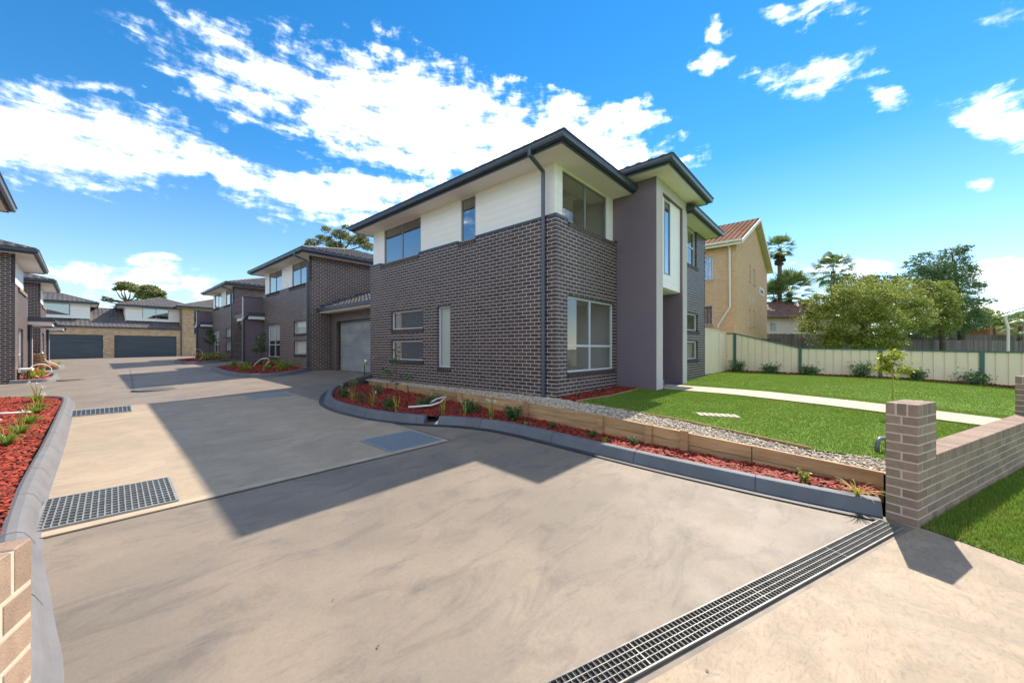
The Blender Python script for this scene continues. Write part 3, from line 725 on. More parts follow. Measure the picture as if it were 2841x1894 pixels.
# left garden bed
LO = [(-.10, 1.9), (-.10, 2.87), (-.15, 3.47), (-.18, 3.85), (-.22, 4.28), (-.26, 5.0), (-.27, 6.17), (-.25, 7.2), (-.22, 8.73), (-.19, 11.74), (-.18, 14.4), (-.25, 15.3), (-.55, 15.95), (-1.1, 16.5), (-1.9, 16.95), (-3.2, 17.2), (-6, 17.3)]
LPROF = [(-.05, -.02), (-.03, .010), (0, .02), (.03, .09), (.055, .13), (.09, .15), (.14, .152), (.17, .135), (.185, .1), (.19, -.1)]
ll = smooth_line(LO, 4)
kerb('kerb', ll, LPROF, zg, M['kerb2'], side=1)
kerb_joints(ll, LPROF, M['joint'], 1, 1.0)
def zlb(x, y): return zg(-.3, y) + .11 + .012 * math.sin(x * 5 + y * 3)
LB = [(-.30, 1.95), (-.34, 3.6), (-.42, 5.0), (-.45, 7), (-.40, 11.7), (-.36, 14.4), (-.44, 15.2), (-.7, 15.75), (-1.2, 16.3), (-2.0, 16.75), (-3.3, 17.0), (-6, 17.1), (-6, 3.6)]
sheet('garden_bed', LB, zlb, M['mulchb'], res=.3, jit=.012)

# small planted beds in front of the other townhouses
SB = []
def small_bed(line, prof, zoff, side, m='kerb'):
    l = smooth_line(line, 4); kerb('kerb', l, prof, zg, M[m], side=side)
    P = [Vector(p) for p in l]; inn = []
    for i, p in enumerate(P):
        d = (P[min(i + 1, len(P) - 1)] - P[max(i - 1, 0)]).normalized(); q = Vector((-d.y, d.x)) * side; inn.append(tuple(p + q * .18))
    return inn
i2 = small_bed([(6.76, 17.95), (5.74, 16.98), (4.84, 16.78), (4.2, 17.5), (3.96, 19.4), (4.1, 22.6), (4.4, 24.1), (5.8, 25.0)], KPROF, 0, -1)
B2 = i2 + [(6.77, 25.0), (6.77, 18.1)]
sheet('garden_bed', B2, lambda x, y: zg(x, y) + .10, M['mulchb'], res=.4, jit=.012)
i3 = small_bed([(6.84, 31.6), (5.6, 30.5), (4.4, 30.6), (4.05, 31.6), (4.1, 33.5), (4.3, 36.4), (4.8, 37.8), (6, 38.5)], KPROF, 0, -1)
sheet('garden_bed', i3 + [(6.84, 38.5), (6.84, 31.9)], lambda x, y: zg(x, y) + .10, M['mulchb'], res=.5, jit=.012)
i4 = small_bed([(-1.95, 24.45), (-1.1, 24.15), (-.85, 24.4), (-.75, 25.2), (-.78, 27.4), (-1.0, 28.9), (-1.79, 29.6)], LPROF, 0, 1, 'kerb2')
sheet('garden_bed', i4 + [(-1.8, 29.5), (-1.8, 24.7)], lambda x, y: zg(x, y) + .09, M['mulchb'], res=.4, jit=.012)
i5 = small_bed([(-1.7, 35.3), (-1.05, 34.9), (-.85, 35.3), (-.8, 36.6), (-1.0, 38), (-1.7, 38.9)], LPROF, 0, 1, 'kerb2')
sheet('garden_bed', i5 + [(-1.7, 38.8), (-1.7, 35.5)], lambda x, y: zg(x, y) + .09, M['mulchb'], res=.4, jit=.012)

# ============================================================ main townhouse
H1 = thing('townhouse', 'nearest townhouse of charcoal brick with white upper cladding and plum entry tower', 'townhouse', (10, 8, 0))
bl, core, sl_, Z0 = [], MB(), [], -.194
FA = frame(6.78, 4.70, 0, 1, -1, 0); FB = frame(6.78, 4.70, 1, 0, 0, -1); FC = frame(12.14, 3.93, 1, 0, 0, -1); FD = frame(15.40, 3.93, 0, 1, 1, 0)
opsA = [(4.875, 6.66, 1.612, 2.30), (4.875, 6.66, .58, 1.354), (3.584, 4.177, .408, 2.30), (2.56, 3.27, 3.848, 4.2), (5.10, 7.35, 3.848, 4.2)]
brick_wall(bl, core, FA, 8.04, Z0, 49, opsA, start=0, top=4.02)
opsB = [(.446, 2.77, .408, 2.30), (.47, 2.77, 3.848, 4.2)]
brick_wall(bl, core, FB, 2.91, Z0, 49, opsB, start=1, u_core=(.105, None), top=4.02)
opsC = [(.62, 2.36, 1.612, 2.30), (.62, 2.36, .58, 1.354), (.62, 2.20, 3.848, 5.2)]
brick_wall(bl, core, FC, 3.26, Z0, 63, opsC, start=1, top=5.22)
brick_wall(bl, core, FD, 8.8, Z0, 63, (), start=0, u_core=(.105, None), top=5.22)
core.build('wall', M['mortar'], H1)
bricks_emit(H1, bl, M['brick'])
sill(sl_, FA, 4.82, 6.66, 1.735); sill(sl_, FA, 4.82, 6.66, .745); sill(sl_, FA, 3.55, 4.177, .57)
sill(sl_, FA, 2.57, 3.26, 4.00, out=.03); sill(sl_, FA, 5.11, 7.33, 4.00, out=.03)
sill(sl_, FB, .446, 2.79, .555); sill(sl_, FB, .48, 2.76, 4.00, out=.03)
sill(sl_, FC, .62, 2.52, 1.735); sill(sl_, FC, .62, 2.48, .745); sill(sl_, FC, .62, 2.40, 3.97)
sills_emit(H1, sl_, M['brick'])
# flashing ledge on top of the brickwork
fl = MB()
for (a, b) in ((-.012, 2.56), (3.27, 5.10), (7.35, 8.04)): fl.fbox(FA, a, b, -.14, .012, 4.022, 4.038); fl.fbox(FA, a, b, .004, .013, 3.985, 4.022)
for (a, b) in ((-.012, .47), (2.77, 2.91)): fl.fbox(FB, a, b, -.14, .0125, 4.0225, 4.0385); fl.fbox(FB, a, b, .0045, .0125, 3.985, 4.0225)
fl.build('flashing', M['gutter'], H1)
# cladding of the upper storey, set back on the brick
cladding(H1, FA, .12, 8.04, 4.04, 5.22, [(2.68, 3.264, 3.9, 5.19), (5.15, 7.30, 3.9, 5.19)], w=-.12)
cladding(H1, FB, .12, 2.91, 4.04, 5.22, [(.42, 2.55, 3.9, 5.17)], w=-.12)
ct = MB(); ct.box((6.895, 4.815, 4.04), (6.94, 4.86, 5.218)); ct.box((6.902, 12.705, 4.04), (10.5, 12.738, 5.218)); ct.build('corner_trim', M['clad'], H1)
window(H1, FA, 2.69, 3.254, 4.02, 5.18, rec=.135, fm='dframe', gm='glassr', fw=.03)
window(H1, FA, 5.16, 7.29, 4.02, 5.18, mull=(6.2,), rec=.135, fm='dframe', gm='glassr', fw=.03)
window(H1, FB, .43, 2.54, 4.02, 5.16, mull=(1.46,), rec=.135, fm='dframe', fw=.03, room=True, back=2.6)
window(H1, FA, 4.88, 6.655, 1.70, 2.30, blind=1, gm='glassr'); window(H1, FA, 4.88, 6.655, .71, 1.345, blind=1, gm='glassr')
window(H1, FA, 3.59, 4.17, .535, 2.30, blind=1)
window(H1, FB, .45, 2.765, .53, 2.30, mull=(1.575,), trans=(1.155,), fw=.05, room=True, back=2.8)
st_ = MB()
for k in range(10): st_.fbox(FB, .5 + k * .2, .7 + k * .2, -2.4, -1.5, -.1, 1.9 - k * .19)
st_.build('staircase', M['inner'], H1)
window(H1, FC, .63, 2.35, 1.70, 2.30, room='i'); window(H1, FC, .63, 2.35, .71, 1.345, room='i')
window(H1, FC, .63, 2.19, 3.93, 5.16, mull=(1.4,), trans=(4.59,), room=True)
# tower: two rendered fins, head beam, hanging white box, entry
tw = MB()
tw.box((9.69, 3.62, -.3), (10.10, 4.83, 5.5)); tw.box((11.77, 3.62, -.3), (12.14, 4.5, 5.5)); tw.box((10.10, 3.62, 5.225), (11.77, 4.2, 5.5))
tw.box((9.69, 4.83, 4.5), (12.14, 7.5, 5.5)); tw.box((11.9, 4.5, 2.7), (12.14, 7.0, 5.5))
tw.build('tower_wall', M['render'], H1)
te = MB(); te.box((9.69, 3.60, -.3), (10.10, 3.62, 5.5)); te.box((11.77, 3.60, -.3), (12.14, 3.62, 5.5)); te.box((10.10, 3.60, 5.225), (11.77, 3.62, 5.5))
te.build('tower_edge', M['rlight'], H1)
FT = frame(10.10, 3.69, 1, 0, 0, -1)
cladding(H1, FT, 0.003, 1.667, 2.75, 5.222, [(.34, .80, 3.13, 5.13)], bh=.19)
window(H1, FT, .34, .80, 3.13, 5.13, rec=-.012, fm='dframe', gm='glassr', fw=.03, depth=.05)
bx = MB(); bx.box((10.103, 3.76, 2.73), (11.767, 4.8, 2.748)); bx.build('box_soffit', M['clad'], H1)
en = MB(); en.box((10.1, 5.2, -.1), (11.9, 5.26, 2.9)); en.box((10.1, 3.62, -.02), (10.12, 5.2, 2.7)); en.box((11.9, 4.5, -.1), (11.96, 5.2, 2.75)); en.build('entry_wall', M['render'], H1)
ds = MB(); ds.box((10.5, 5.16, .14), (11.4, 5.195, 2.2)); ds.build('front_door', M['door'], H1)
sp = MB(); sp.box((10.13, 4.15, -.02), (11.76, 5.16, .13)); sp.build('doorstep', M['path'], H1)
# roofs
hip_roof(H1, 6.308, 15.9, 4.228, 13.1, 5.215, solo={'-x': 60, '-y': 30})
hip_roof(H1, 9.22, 12.61, 3.13, 7.6, 5.50)
hip_roof(H1, 12.15, 15.55, 3.46, 9.0, 5.208)
downpipe(H1, [(6.20, 4.98, 5.30), (6.20, 4.98, 5.17), (6.71, 5.0, 5.0), (6.715, 5.0, 4.7), (6.715, 5.0, -.02)], .047)
cp = MB()
for z in (3.0, 1.85, .55): cp.box((6.70, 4.93, z), (6.78, 5.07, z + .03))
cp.build('pipe_clip', M['gutter'], H1)
tp = MB(); tp.tube([(6.78, 12.35, .78), (6.68, 12.35, .78), (6.66, 12.35, .72)], .014, 6); tp.tube([(6.78, 12.1, .78), (6.66, 12.1, .78), (6.66, 12.1, .7)], .014, 6); tp.box((6.66, 12.07, .79), (6.68, 12.13, .80))
tp.build('tap', M['brass'], H1)
# solid mass behind so that daylight does not leak, with plain rear walls
ms_ = MB(); ms_.box((9.5, 12.6, -.3), (15.38, 12.72, 5.2)); ms_.box((6.95, 12.6, -.3), (9.5, 12.70, 5.2)); ms_.box((6.95, 8.2, 2.7), (15.2, 12.5, 2.95)); ms_.build('rear_wall', M['brick'], H1)

# ============================================================ townhouse builder for the rest of the row
def sectional_door(parent, F, u0, u1, z0, z1, w, m, n=4):
    h = (z1 - z0) / n
    MB().fbox(F, u0, u1, w - .09, w - .045, z0 - .1, z1 + .02).build('door_backing', M['dark'], parent)  # dark panel added behind the door to stop light leaking through seams
    for k in range(n):
        MB().fbox(F, u0, u1, w - .04, w, z0 + k * h + .003, z0 + (k + 1) * h - .003).build('door_panel', M[m], parent)
def unit(name, label, X, Y, sgn, zb, L, dx, bricks=0, tiles=0, LG=None, canopy=True, wins=True, roof_end=None):
    """front gable wall at Y facing -y, long facade at X facing the drive (sgn -1 faces -x, +1 faces +x)"""
    Hh = thing(name, label, 'townhouse', (X, Y, zb), 'dark brick townhouses along the driveway')
    bl, core, sl_ = [], MB(), []; z0 = zb - .194
    A = frame(X, Y, 0, 1, sgn, 0)
    B = frame(X, Y, -sgn, 0, 0, -1)
    q = lambda z: zb + z
    ops = []
    W_ = []
    if wins:
        ops = [(.42, 1.98, q(1.612), q(2.30)), (.42, 1.98, q(.58), q(1.354)), (3.95, 5.98, q(.408), q(2.30)), (.55, 2.62, q(3.848), q(4.2)), (4.0, 6.15, q(3.848), q(4.2))] if L > 6 else \
              [(1.15, 3.0, q(.322), q(2.30)), (.95, 4.3, q(3.848), q(4.2))]
    brick_wall(bl, core, A, L, z0, 49, ops, start=0, top=q(4.02))
    brick_wall(bl, core, B, dx, z0, 63, (), start=1, u_core=(.105, None), top=q(5.22), free=49)
    core.build('wall', M['mortar'], Hh); bricks_emit(Hh, bl, M['brick'], mm=bricks, px_min=9)
    fl = MB(); fl.fbox(A, 0.0, L, -.14, .012, q(4.022), q(4.038)); fl.build('flashing', M['gutter'], Hh)
    if L > 6:
        sill(sl_, A, .38, 1.98, q(1.735)); sill(sl_, A, .38, 1.98, q(.745)); sill(sl_, A, 3.93, 5.98, q(.555)); sill(sl_, A, .56, 2.6, q(4.0), out=.03); sill(sl_, A, 4.02, 6.12, q(4.0), out=.03)
        cladding(Hh, A, .11, L, q(4.04), q(5.22), [(.55, 2.55, q(3.9), q(5.18)), (4.02, 6.08, q(3.9), q(5.18))], w=-.12)
        if wins:
            window(Hh, A, .56, 2.54, q(4.02), q(5.17), mull=(1.5,), rec=.135, fm='dframe', gm='glassr', fw=.035)
            window(Hh, A, 4.03, 6.07, q(4.02), q(5.17), mull=(5.0,), rec=.135, fm='dframe', gm='glassr', fw=.035)
            window(Hh, A, .43, 1.97, q(1.70), q(2.30), blind=.9, gm='glass'); window(Hh, A, .43, 1.97, q(.71), q(1.345), blind=.9, gm='glass')
            window(Hh, A, 3.96, 5.97, q(.53), q(2.30), mull=(4.95,), trans=(q(1.2),), blind=.5, gm='glass')
    else:
        sill(sl_, A, 1.1, 3.3, q(.47)); 
        cladding(Hh, A, .11, L, q(4.04), q(5.22), [(.22, 1.6, q(3.9), q(5.18))], w=-.12)
        if wins:
            window(Hh, A, .24, 1.59, q(4.02), q(5.17), mull=(.9,), rec=.135, fm='dframe', gm='glassr', fw=.035)
            window(Hh, A, 1.16, 2.99, q(.45), q(2.30), mull=(2.1,), trans=(q(1.2),), blind=.8, gm='glass')
        sb = MB(); sb.fbox(A, 1.0, 4.25, -.1, .05, q(3.86), q(4.0)); sb.build('sill_ledge', M['fbrick'], Hh)
    sills_emit(Hh, sl_, M['brick'], limit=80)
    # rendered fin beyond the windows, stepping out towards the drive, with the porch canopy
    xo = .93 if L > 6 else .0
    fy0, fy1 = L, L + .22
    rn = MB(); rn.fbox(A, fy0, fy1, -3.0, xo, q(-.3), q(3.85))
    if not roof_end: rn.build('porch_wall', M['render'], Hh)
    if xo: ee = MB(); ee.fbox(A, fy0 + .003, fy1 - .003, xo, xo + .012, q(-.3), q(3.85)); ee.build('porch_wall_edge', M['rlight'], Hh)
    if not roof_end:
     cpz = MB(); cpz.fbox(A, fy0 - .02, fy1 + .02, -3, xo + .03, q(3.85), q(3.885)); cpz.build('porch_coping', M['gutter'], Hh)
    pw = MB(); pw.fbox(A, L + .22, L + (6.2 if not roof_end else 1.4), -2.6, -2.4, q(-.3), q(2.9)); pw.build('porch_back_wall', M['render'], Hh)
    if canopy:
        yo = -.35 if L > 6 else .05; y1 = L + 2.3; wo = .72 if L > 6 else .75
        c = MB(); c.fbox(A, L + yo, y1, -1.5, wo, q(2.63), q(2.80)); c.build('canopy_fascia', M['clad'], Hh)
        c = MB(); c.fbox(A, L + yo - .06, y1 + .06, -1.5, wo + .10, q(2.80), q(2.93)); c.fbox(A, L + yo - .03, y1, -1.5, wo + .04, q(2.93), q(2.99)); c.build('canopy_gutter', M['gutter'], Hh)
        P = A(fy0 + .0 - .06, xo + .03, 0) if L > 6 else A(L + .5, .1, 0)
        P2 = A(L + y1 - L - .2, wo + .03, 0)
        if L > 6: downpipe(Hh, [A(fy0 - .06, wo + .05, q(2.8)), A(fy0 - .07, xo + .02, q(2.6)), A(fy0 - .07, xo + .02, q(-.1))], .05)
        else:
            downpipe(Hh, [A(y1 - .3, wo + .08, q(2.8)), A(y1 - .3, wo + .02, q(2.6)), A(L + .1, .08, q(2.5)), A(L + .08, .08, q(-.1))], .05)
            po = MB(); po.fbox(A, L + .25, L + .5, -.12, .12, q(-.2), q(2.63)); po.build('porch_post', M['render'], Hh)
            po = MB(); po.fbox(A, L + .26, L + .49, .12, .13, q(-.2), q(2.63)); po.build('porch_post_sunlit_face', M['rlight'], Hh)  # pale slab paints in the sun on the post's drive side
    # roof
    x_d = X + sgn * .49; xb = X - sgn * (dx + .45); xs = sorted((x_d, xb))
    hip_roof(Hh, xs[0], xs[1], Y - .49, (roof_end or Y + (L + .5 if L > 6 else 5.7)), q(5.215), solo={'-y': tiles})
    if L > 6: downpipe(Hh, [A(.1, .59, q(5.3)), A(.1, .59, q(5.12)), A(.02, .08, q(4.95)), A(.02, .08, q(-.05))], .05)
    # plain rear so that the block is closed
    bk = L - .05; rr = MB(); rr.fbox(B, .2, dx, -bk, -bk + .15, q(-.3), q(5.2)); rr.fbox(B, dx - .1, dx, -bk + .15, -.12, q(-.3), q(5.2))
    rr.fbox(B, .3, dx - .2, -bk + .3, -.3, q(2.65), q(2.8)); rr.build('rear_wall', M['render'], Hh)
    return Hh
U2 = unit('townhouse', 'charcoal brick townhouse behind the weathered garage door, with plum porch fin at its far end', 6.78, 18.225, -1, .10, 6.8, 7.2, bricks=300, tiles=150)
U3 = unit('townhouse', 'third charcoal brick townhouse on the right, last before the tan brick block', 6.88, 32.05, -1, .23, 6.7, 7.2, bricks=0, tiles=60)
L1 = unit('townhouse', 'dark brick townhouse on the left with a kerbed bed and white pipe loop', -1.8, 24.6, 1, -.38, 4.9, 7.0, bricks=260, tiles=60)
L2 = unit('townhouse', 'farther dark brick townhouse on the left with stacked pallets against its wall', -1.7, 35.7, 1, -.25, 4.9, 7.0, bricks=0, tiles=0)
L0 = unit('townhouse', 'townhouse at the top left corner, only the tip of its eaves in view', -1.86, 9.4, 1, -.36, 6.0, 7.0, bricks=0, tiles=0, canopy=False, roof_end=17.35)

# garages linking the units
def garage_link(parent, X, y0, y1, zb, door=(.0, .0), tiles=0, mm=0):
    F = frame(X, y0, 0, 1, -1, 0); L = y1 - y0; bl, core = [], MB()
    d0, d1 = door
    brick_wall(bl, core, F, L, zb - .194, 33, [(d0, d1, zb - .3, zb + 2.214)], start=3, top=zb + 2.65)
    core.build('garage_wall', M['mortar'], parent); bricks_emit(parent, bl, M['brick'], mm=mm, name='brick')
    sectional_door(parent, F, d0 - .02, d1 + .02, zb - .02, zb + 2.26, -.2, 'gdoor', 4)
    # lean-to tiled roof, gutter towards the drive
    s = MB(); s.fbox(F, 0.02, L - .02, 0, .5, zb + 2.62, zb + 2.64); s.build('garage_soffit', M['soffit'], parent)
    f = MB(); f.fbox(F, .01, L - .01, .5, .522, zb + 2.60, zb + 2.80); f.build('garage_fascia', M['rlight'], parent)
    gt = MB(); gt.fbox(F, .0, L, .524, .64, zb + 2.70, zb + 2.80); gt.fbox(F, .0, L, .62, .655, zb + 2.80, zb + 2.82); gt.build('garage_gutter', M['gutter'], parent)
    run = 4.4; rise = run * math.tan(R(22))
    q = tiled_slope(parent, (X - .55, y1 - .01, zb + 2.80), (0, -1), (1, 0), L - .02, run, rise, False, False, solo=tiles)
    sk = MB(); sk.add(q, [(0, 1, 2, 3)]); sk.build('garage_roof_deck', M['dark'], parent)
    st = MB(); # stepped flashing on the neighbour wall
    n = 16
    for k in range(n):
        a = k / n; x = X - .5 + run * a; z = zb + 2.86 + rise * a
        st.box((x, y1 - .02, z), (x + .24, y1 - .0125, z + .16))
    st.build('stepped_flashing', M['gutter'], parent)
garage_link(H1, 7.72, 12.76, 18.225, .10, (.55, 4.88), tiles=150, mm=60)
garage_link(U2, 7.82, 25.25, 32.05, .20, (.9, 5.6))

# ============================================================ tan brick block across the end of the drive
HB = thing('garage_block', 'tan brick block with two wide navy garage doors closing the far driveway end', 'building', (2, 54, .2))
bl, core = [], MB(); FE = frame(-9.0, 54.0, 1, 0, 0, -1)
brick_wall(bl, core, FE, 16.0, .0, 37, [(4.2, 10.25, -.1, 2.408), (10.97, 15.60, -.1, 2.408)], start=3, top=3.1)
core.build('wall', M['tanmortar'], HB); bricks_emit(HB, bl, M['tan'], mm=0, px_min=99, stuffname='brickwork')
gd = MB(); gd = None
for (a, b) in ((4.2, 10.25), (10.97, 15.60)):
    sectional_door(HB, FE, a + .01, b - .01, .18, 2.40, -.12, 'door', 6)
gw = MB(); gw.fbox(FE, 0, 16, .02, .13, 3.10, 3.22); gw.build('gutter', M['gutter'], HB)
run = 6.0; rise = run * math.tan(R(20))
q = tiled_slope(HB, (-9.0, 53.85, 3.2), (1, 0), (0, 1), 16.0, run, rise, False, False)
sk = MB(); sk.add(q, [(0, 1, 2, 3)]); sk.build('roof_deck', M['dark'], HB)
q = tiled_slope(HB, (7.0, 53.85 + 2 * run, 3.2), (-1, 0), (0, -1), 16.0, run, rise, False, False)
caps(HB, [((-9, 53.85 + run, 3.25 + rise), (7, 53.85 + run, 3.25 + rise))])
FP = frame(-7.5, 55.6, 1, 0, 0, -1)
cladding(HB, FP, 0, 7.9, 4.0, 5.42, [(2.2, 6.62, 4.28, 5.36)], bh=.28)
window(HB, FP, 2.22, 6.60, 4.28, 5.36, mull=(4.4,), rec=.01, fm='dframe', gm='glassr', fw=.05)
cs = MB(); cs.box((.38, 55.66, 3.9), (.40, 61, 5.42)); cs.box((2.83, 55.66, 3.9), (2.85, 61, 5.42)); cs.build('side_cladding', M['clad'], HB)
hip_roof(HB, -8, .90, 55.1, 63, 5.42, pitch=20)
FP2 = frame(2.83, 55.6, 1, 0, 0, -1)
cladding(HB, FP2, 0, 4.2, 4.0, 5.42, [(1.24, 3.3, 4.24, 5.36)], bh=.28)
window(HB, FP2, 1.24, 3.3, 4.24, 5.36, mull=(2.3,), rec=.01, fm='dframe', gm='glassr', fw=.05)
hip_roof(HB, 2.25, 9.2, 55.1, 62, 5.42, pitch=20)
bl, core = [], MB(); FW = frame(7.02, 53.9, 1, 0, 0, -1)
brick_wall(bl, core, FW, 6.0, .1, 63, [(1.0, 1.55, 2.67, 5.45)], start=3, top=5.5)
FW2 = frame(7.02, 53.9, 0, 1, -1, 0)
core.build('wall', M['tanmortar'], HB); bricks_emit(HB, bl, M['tan'], mm=0, px_min=99)
wz = MB(); wz.box((7.03, 54.02, .0), (7.14, 60, 5.5)); wz.build('side_wall', M['tan'], HB)
window(HB, FW, 1.01, 1.54, 2.68, 5.42, trans=(4.0,), fm='dframe', gm='glassr')
hip_roof(HB, 6.6, 15, 53.4, 61.8, 5.50, pitch=20)
downpipe(HB, [(6.92, 53.8, 5.4), (6.95, 53.84, 5.2), (6.95, 53.84, .2)], .05)

# ============================================================ front fence of putty brick
def fence_pillar(F, bl, n, z0, name=None):
    """footprint u 0..470 along the street, w 0..-226 into the site; F(u,w,z)"""
    ch = .0856
    for k in range(n):
        a, b = z0 + k * ch, z0 + (k + 1) * ch - .010
        if k % 2 == 0:
            for (u0, u1, w0, w1) in ((0, .108, -.226, 0), (.118, .352, -.108, 0), (.118, .352, -.226, -.118), (.362, .470, -.226, 0)): bl.append((u0, u1, w0, w1, a, b))
        else:
            for (u0, u1) in ((0, .230), (.240, .470)):
                for (w0, w1) in ((-.108, 0), (-.226, -.118)): bl.append((u0, u1, w0, w1, a, b))
    a = z0 + n * ch
    for (w0, w1) in ((-.068, 0), (-.147, -.079), (-.226, -.158)):
        for (u0, u1) in ((0, .110), (.120, .230), (.240, .350), (.360, .470)): bl.append((u0, u1, w0, w1, a, a + .112))
def emit_boxes(parent, F, bl, m, name='brick', bev=.004):
    for (u0, u1, w0, w1, a, b) in bl:
        key = (round(u1 - u0, 3), round(w1 - w0, 3), round(b - a, 3), m.name, F(1, 0, 0)[0] - F(0, 0, 0)[0])
        if key not in BM:
            o = F(0, 0, 0); f2 = lambda u, w, z: tuple(p - q for p, q in zip(F(u, w, z), (o[0], o[1], 0)))
            mb = MB(); mb.fbox(f2, -(u1 - u0) / 2, (u1 - u0) / 2, -(w1 - w0) / 2, (w1 - w0) / 2, -(b - a) / 2, (b - a) / 2)
            me = mb.mesh(name, m); bm = bmesh.new(); bm.from_mesh(me); bmesh.ops.recalc_face_normals(bm, faces=bm.faces)
            bmesh.ops.bevel(bm, geom=bm.edges[:], offset=bev, segments=1, affect='EDGES'); bm.to_mesh(me); bm.free(); BM[key] = me
        ob = link(name, BM[key], parent); pinv(ob, parent)
        ob.location = Vector(F((u0 + u1) / 2, (w0 + w1) / 2, (a + b) / 2)) + Vector((rnd.uniform(-1, 1), rnd.uniform(-1, 1), 0)) * .0006
FF = lambda u, w, z: (5.10 + UX * u - NX * w, -.51 + UY * u - NY * w, z)     # w negative goes into the site
FFENCE = thing('front_fence', 'low brown brick front fence with its square pillar beside the driveway mouth', 'fence', (5.1, -.51, -.58))
bl = []; fence_pillar(FF, bl, 12, -.575)
PR = thing  # pillar parts
emit_boxes(FFENCE, FF, bl, M['fbrick'])
mo = MB(); mo.fbox(FF, .002, .468, -.224, -.002, -.75, .560)
FF2 = lambda u, w, z: FF(u + 4.87, w, z)
bl = []; fence_pillar(FF2, bl, 13, -.575); emit_boxes(FFENCE, FF2, bl, M['fbrick']); mo.fbox(FF2, .002, .468, -.224, -.002, -.75, .645)
bl = []; ch = .0856; Lf = 4.395
for k in range(6):
    a, b = -.575 + k * ch, -.575 + (k + 1) * ch - .01; off = -.12 if k % 2 else 0; i = 0
    while True:
        u0 = off + i * .24; u1 = u0 + .23; i += 1
        if u0 > Lf: break
        c0, c1 = max(u0, 0), min(u1, Lf)
        if c1 - c0 > .03:
            bl.append((c0 + .472, c1 + .472, -.110, .001, a, b))
            if k > 3: bl.append((c0 + .472, c1 + .472, -.225, -.118, a, b))
a = -.575 + 6 * ch; n = 51
for i in range(n):
    u0 = .474 + i * (Lf / n); bl.append((u0, u0 + Lf / n - .010, -.222, .004, a, a + .110))
emit_boxes(FFENCE, FF, bl, M['fbrick'])
mo.fbox(FF, .47, .47 + Lf + .01, -.2225, -.0025, -.75, a + .104); mo.build('mortar', M['fmortar'], FFENCE)
sheet('path', [(10.12, -2.2), (11.3, -2.6), (11.2, -4.6), (10.0, -4.2)], lambda x, y: float(np.interp(TT(x, y), [-2, .25], [-.55, -.275])), M['path'], res=.5)
# fence carries on beyond the gate gap
FG = lambda u, w, z: FF(u + 6.7, w, z); bl = []
for k in range(6):
    for i in range(8): bl.append((i * .24 + (.12 if k % 2 else 0), i * .24 + .23 + (.12 if k % 2 else 0), -.225, -.001, -.575 + k * ch, -.575 + (k + 1) * ch - .01))
emit_boxes(FFENCE, FG, bl, M['fbrick'])
# near pillar at the left edge
FL_ = lambda u, w, z: (-.093 - NX * .226 - UX * .47 + UX * u - NX * w, 1.655 - NY * .226 + UY * -.47 + UY * u - NY * w, z)
NP = thing('brick_pillar', 'putty brown brick gate pillar cut off at the bottom left corner, closest to the viewer', 'pillar', FL_(0, 0, -.58))
bl = []; fence_pillar(FL_, bl, 12, -.565); emit_boxes(NP, FL_, bl, M['fbrick'], bev=.003)
mo = MB(); mo.fbox(FL_, .002, .468, -.224, -.002, -.75, .570); mo.build('mortar', M['fmortar'], NP)

# ============================================================ retaining wall of pine sleepers
RW = thing('retaining_wall', 'low pine sleeper retaining wall between the red mulch and the gravel strip', 'retaining wall', (5.7, 0, -.3))
segs = [11.65, 10.5, 9.3, 8.0, 6.75, 5.75, 4.75, 3.05, 2.2, 1.7, .9, -.32]
for i in range(len(segs) - 1):
    y1, y0 = segs[i], segs[i + 1]; x0, x1 = wallx(y0), wallx(y1)
    for k in range(2):
        ps = []
        for h in (0, 1):
            for (x, y, dxx) in ((x0, y0 + .006, 0), (x1, y1 - .006, 0), (x1, y1 - .006, .05), (x0, y0 + .006, .05)):
                zt = wallz(y) - k * .165 + .004 * (i % 3 - 1) ; ps.append((x + dxx + .004 * (k % 2) + .003 * (i % 2), y, zt - .16 + .158 * h))
        MB().add(ps, BF).build('sleeper', M['wood'], RW)
for i, y in enumerate([11.6, 10.5, 9.3, 8.0, 6.85, 5.8, 4.75, 3.07, 2.24, 1.72]):
    x = wallx(y); zt = wallz(y) + (.012 if i % 3 else .03); mb = MB()
    if i in (1, 2): mb.tube([(x - .05, y, -.6), (x - .05, y, zt + .01)], .05, 10)
    else: mb.box((x - .055, y - .05, -.6), (x - .003, y + .05, zt))
    mb.build('post', M['wood'], RW)

# ============================================================ drains
def grate(c, label, nx, ny, m, cat='drain grate', group='steel grates set in the driveway', thick=.02):
    """c: four plan corners in order; bars parallel to the sides"""
    c = [Vector(p) for p in c]; ctr = sum(c, Vector((0, 0))) / 4; G = thing('drain_grate', label, cat, (ctr.x, ctr.y, zg(*ctr)), group)
    def P(s, t): a = c[0].lerp(c[1], s); b = c[3].lerp(c[2], s); return a.lerp(b, t)
    def bar(mb, a, b, w, z0, z1):
        d = (b - a).normalized(); q = Vector((-d.y, d.x)) * w / 2
        mb.add([(p.x, p.y, zg(p.x, p.y) + z) for z in (z0, z1) for p in (a - q, b - q, b + q, a + q)], BF)
    pit = MB(); pit.add([(p.x, p.y, zg(p.x, p.y) + .0115) for p in c], [(0, 1, 2, 3)]); pit.build('pit', M['dark'], G)  # near-black sheet above the paving paints in the pit's deep shade
    fr = MB()
    for a, b in ((0, 1), (1, 2), (2, 3), (3, 0)): bar(fr, c[a], c[b], .022, .008, .026)
    fr.build('grate_frame', M[m], G)
    for i in range(1, nx): mb = MB(); bar(mb, P(i / nx, .0), P(i / nx, 1), .010, .012, .0235); mb.build('bar', M[m], G)
    for i in range(1, ny): mb = MB(); bar(mb, P(0, i / ny), P(1, i / ny), .013, .012, .025); mb.build('crossbar', M[m], G)
    return G
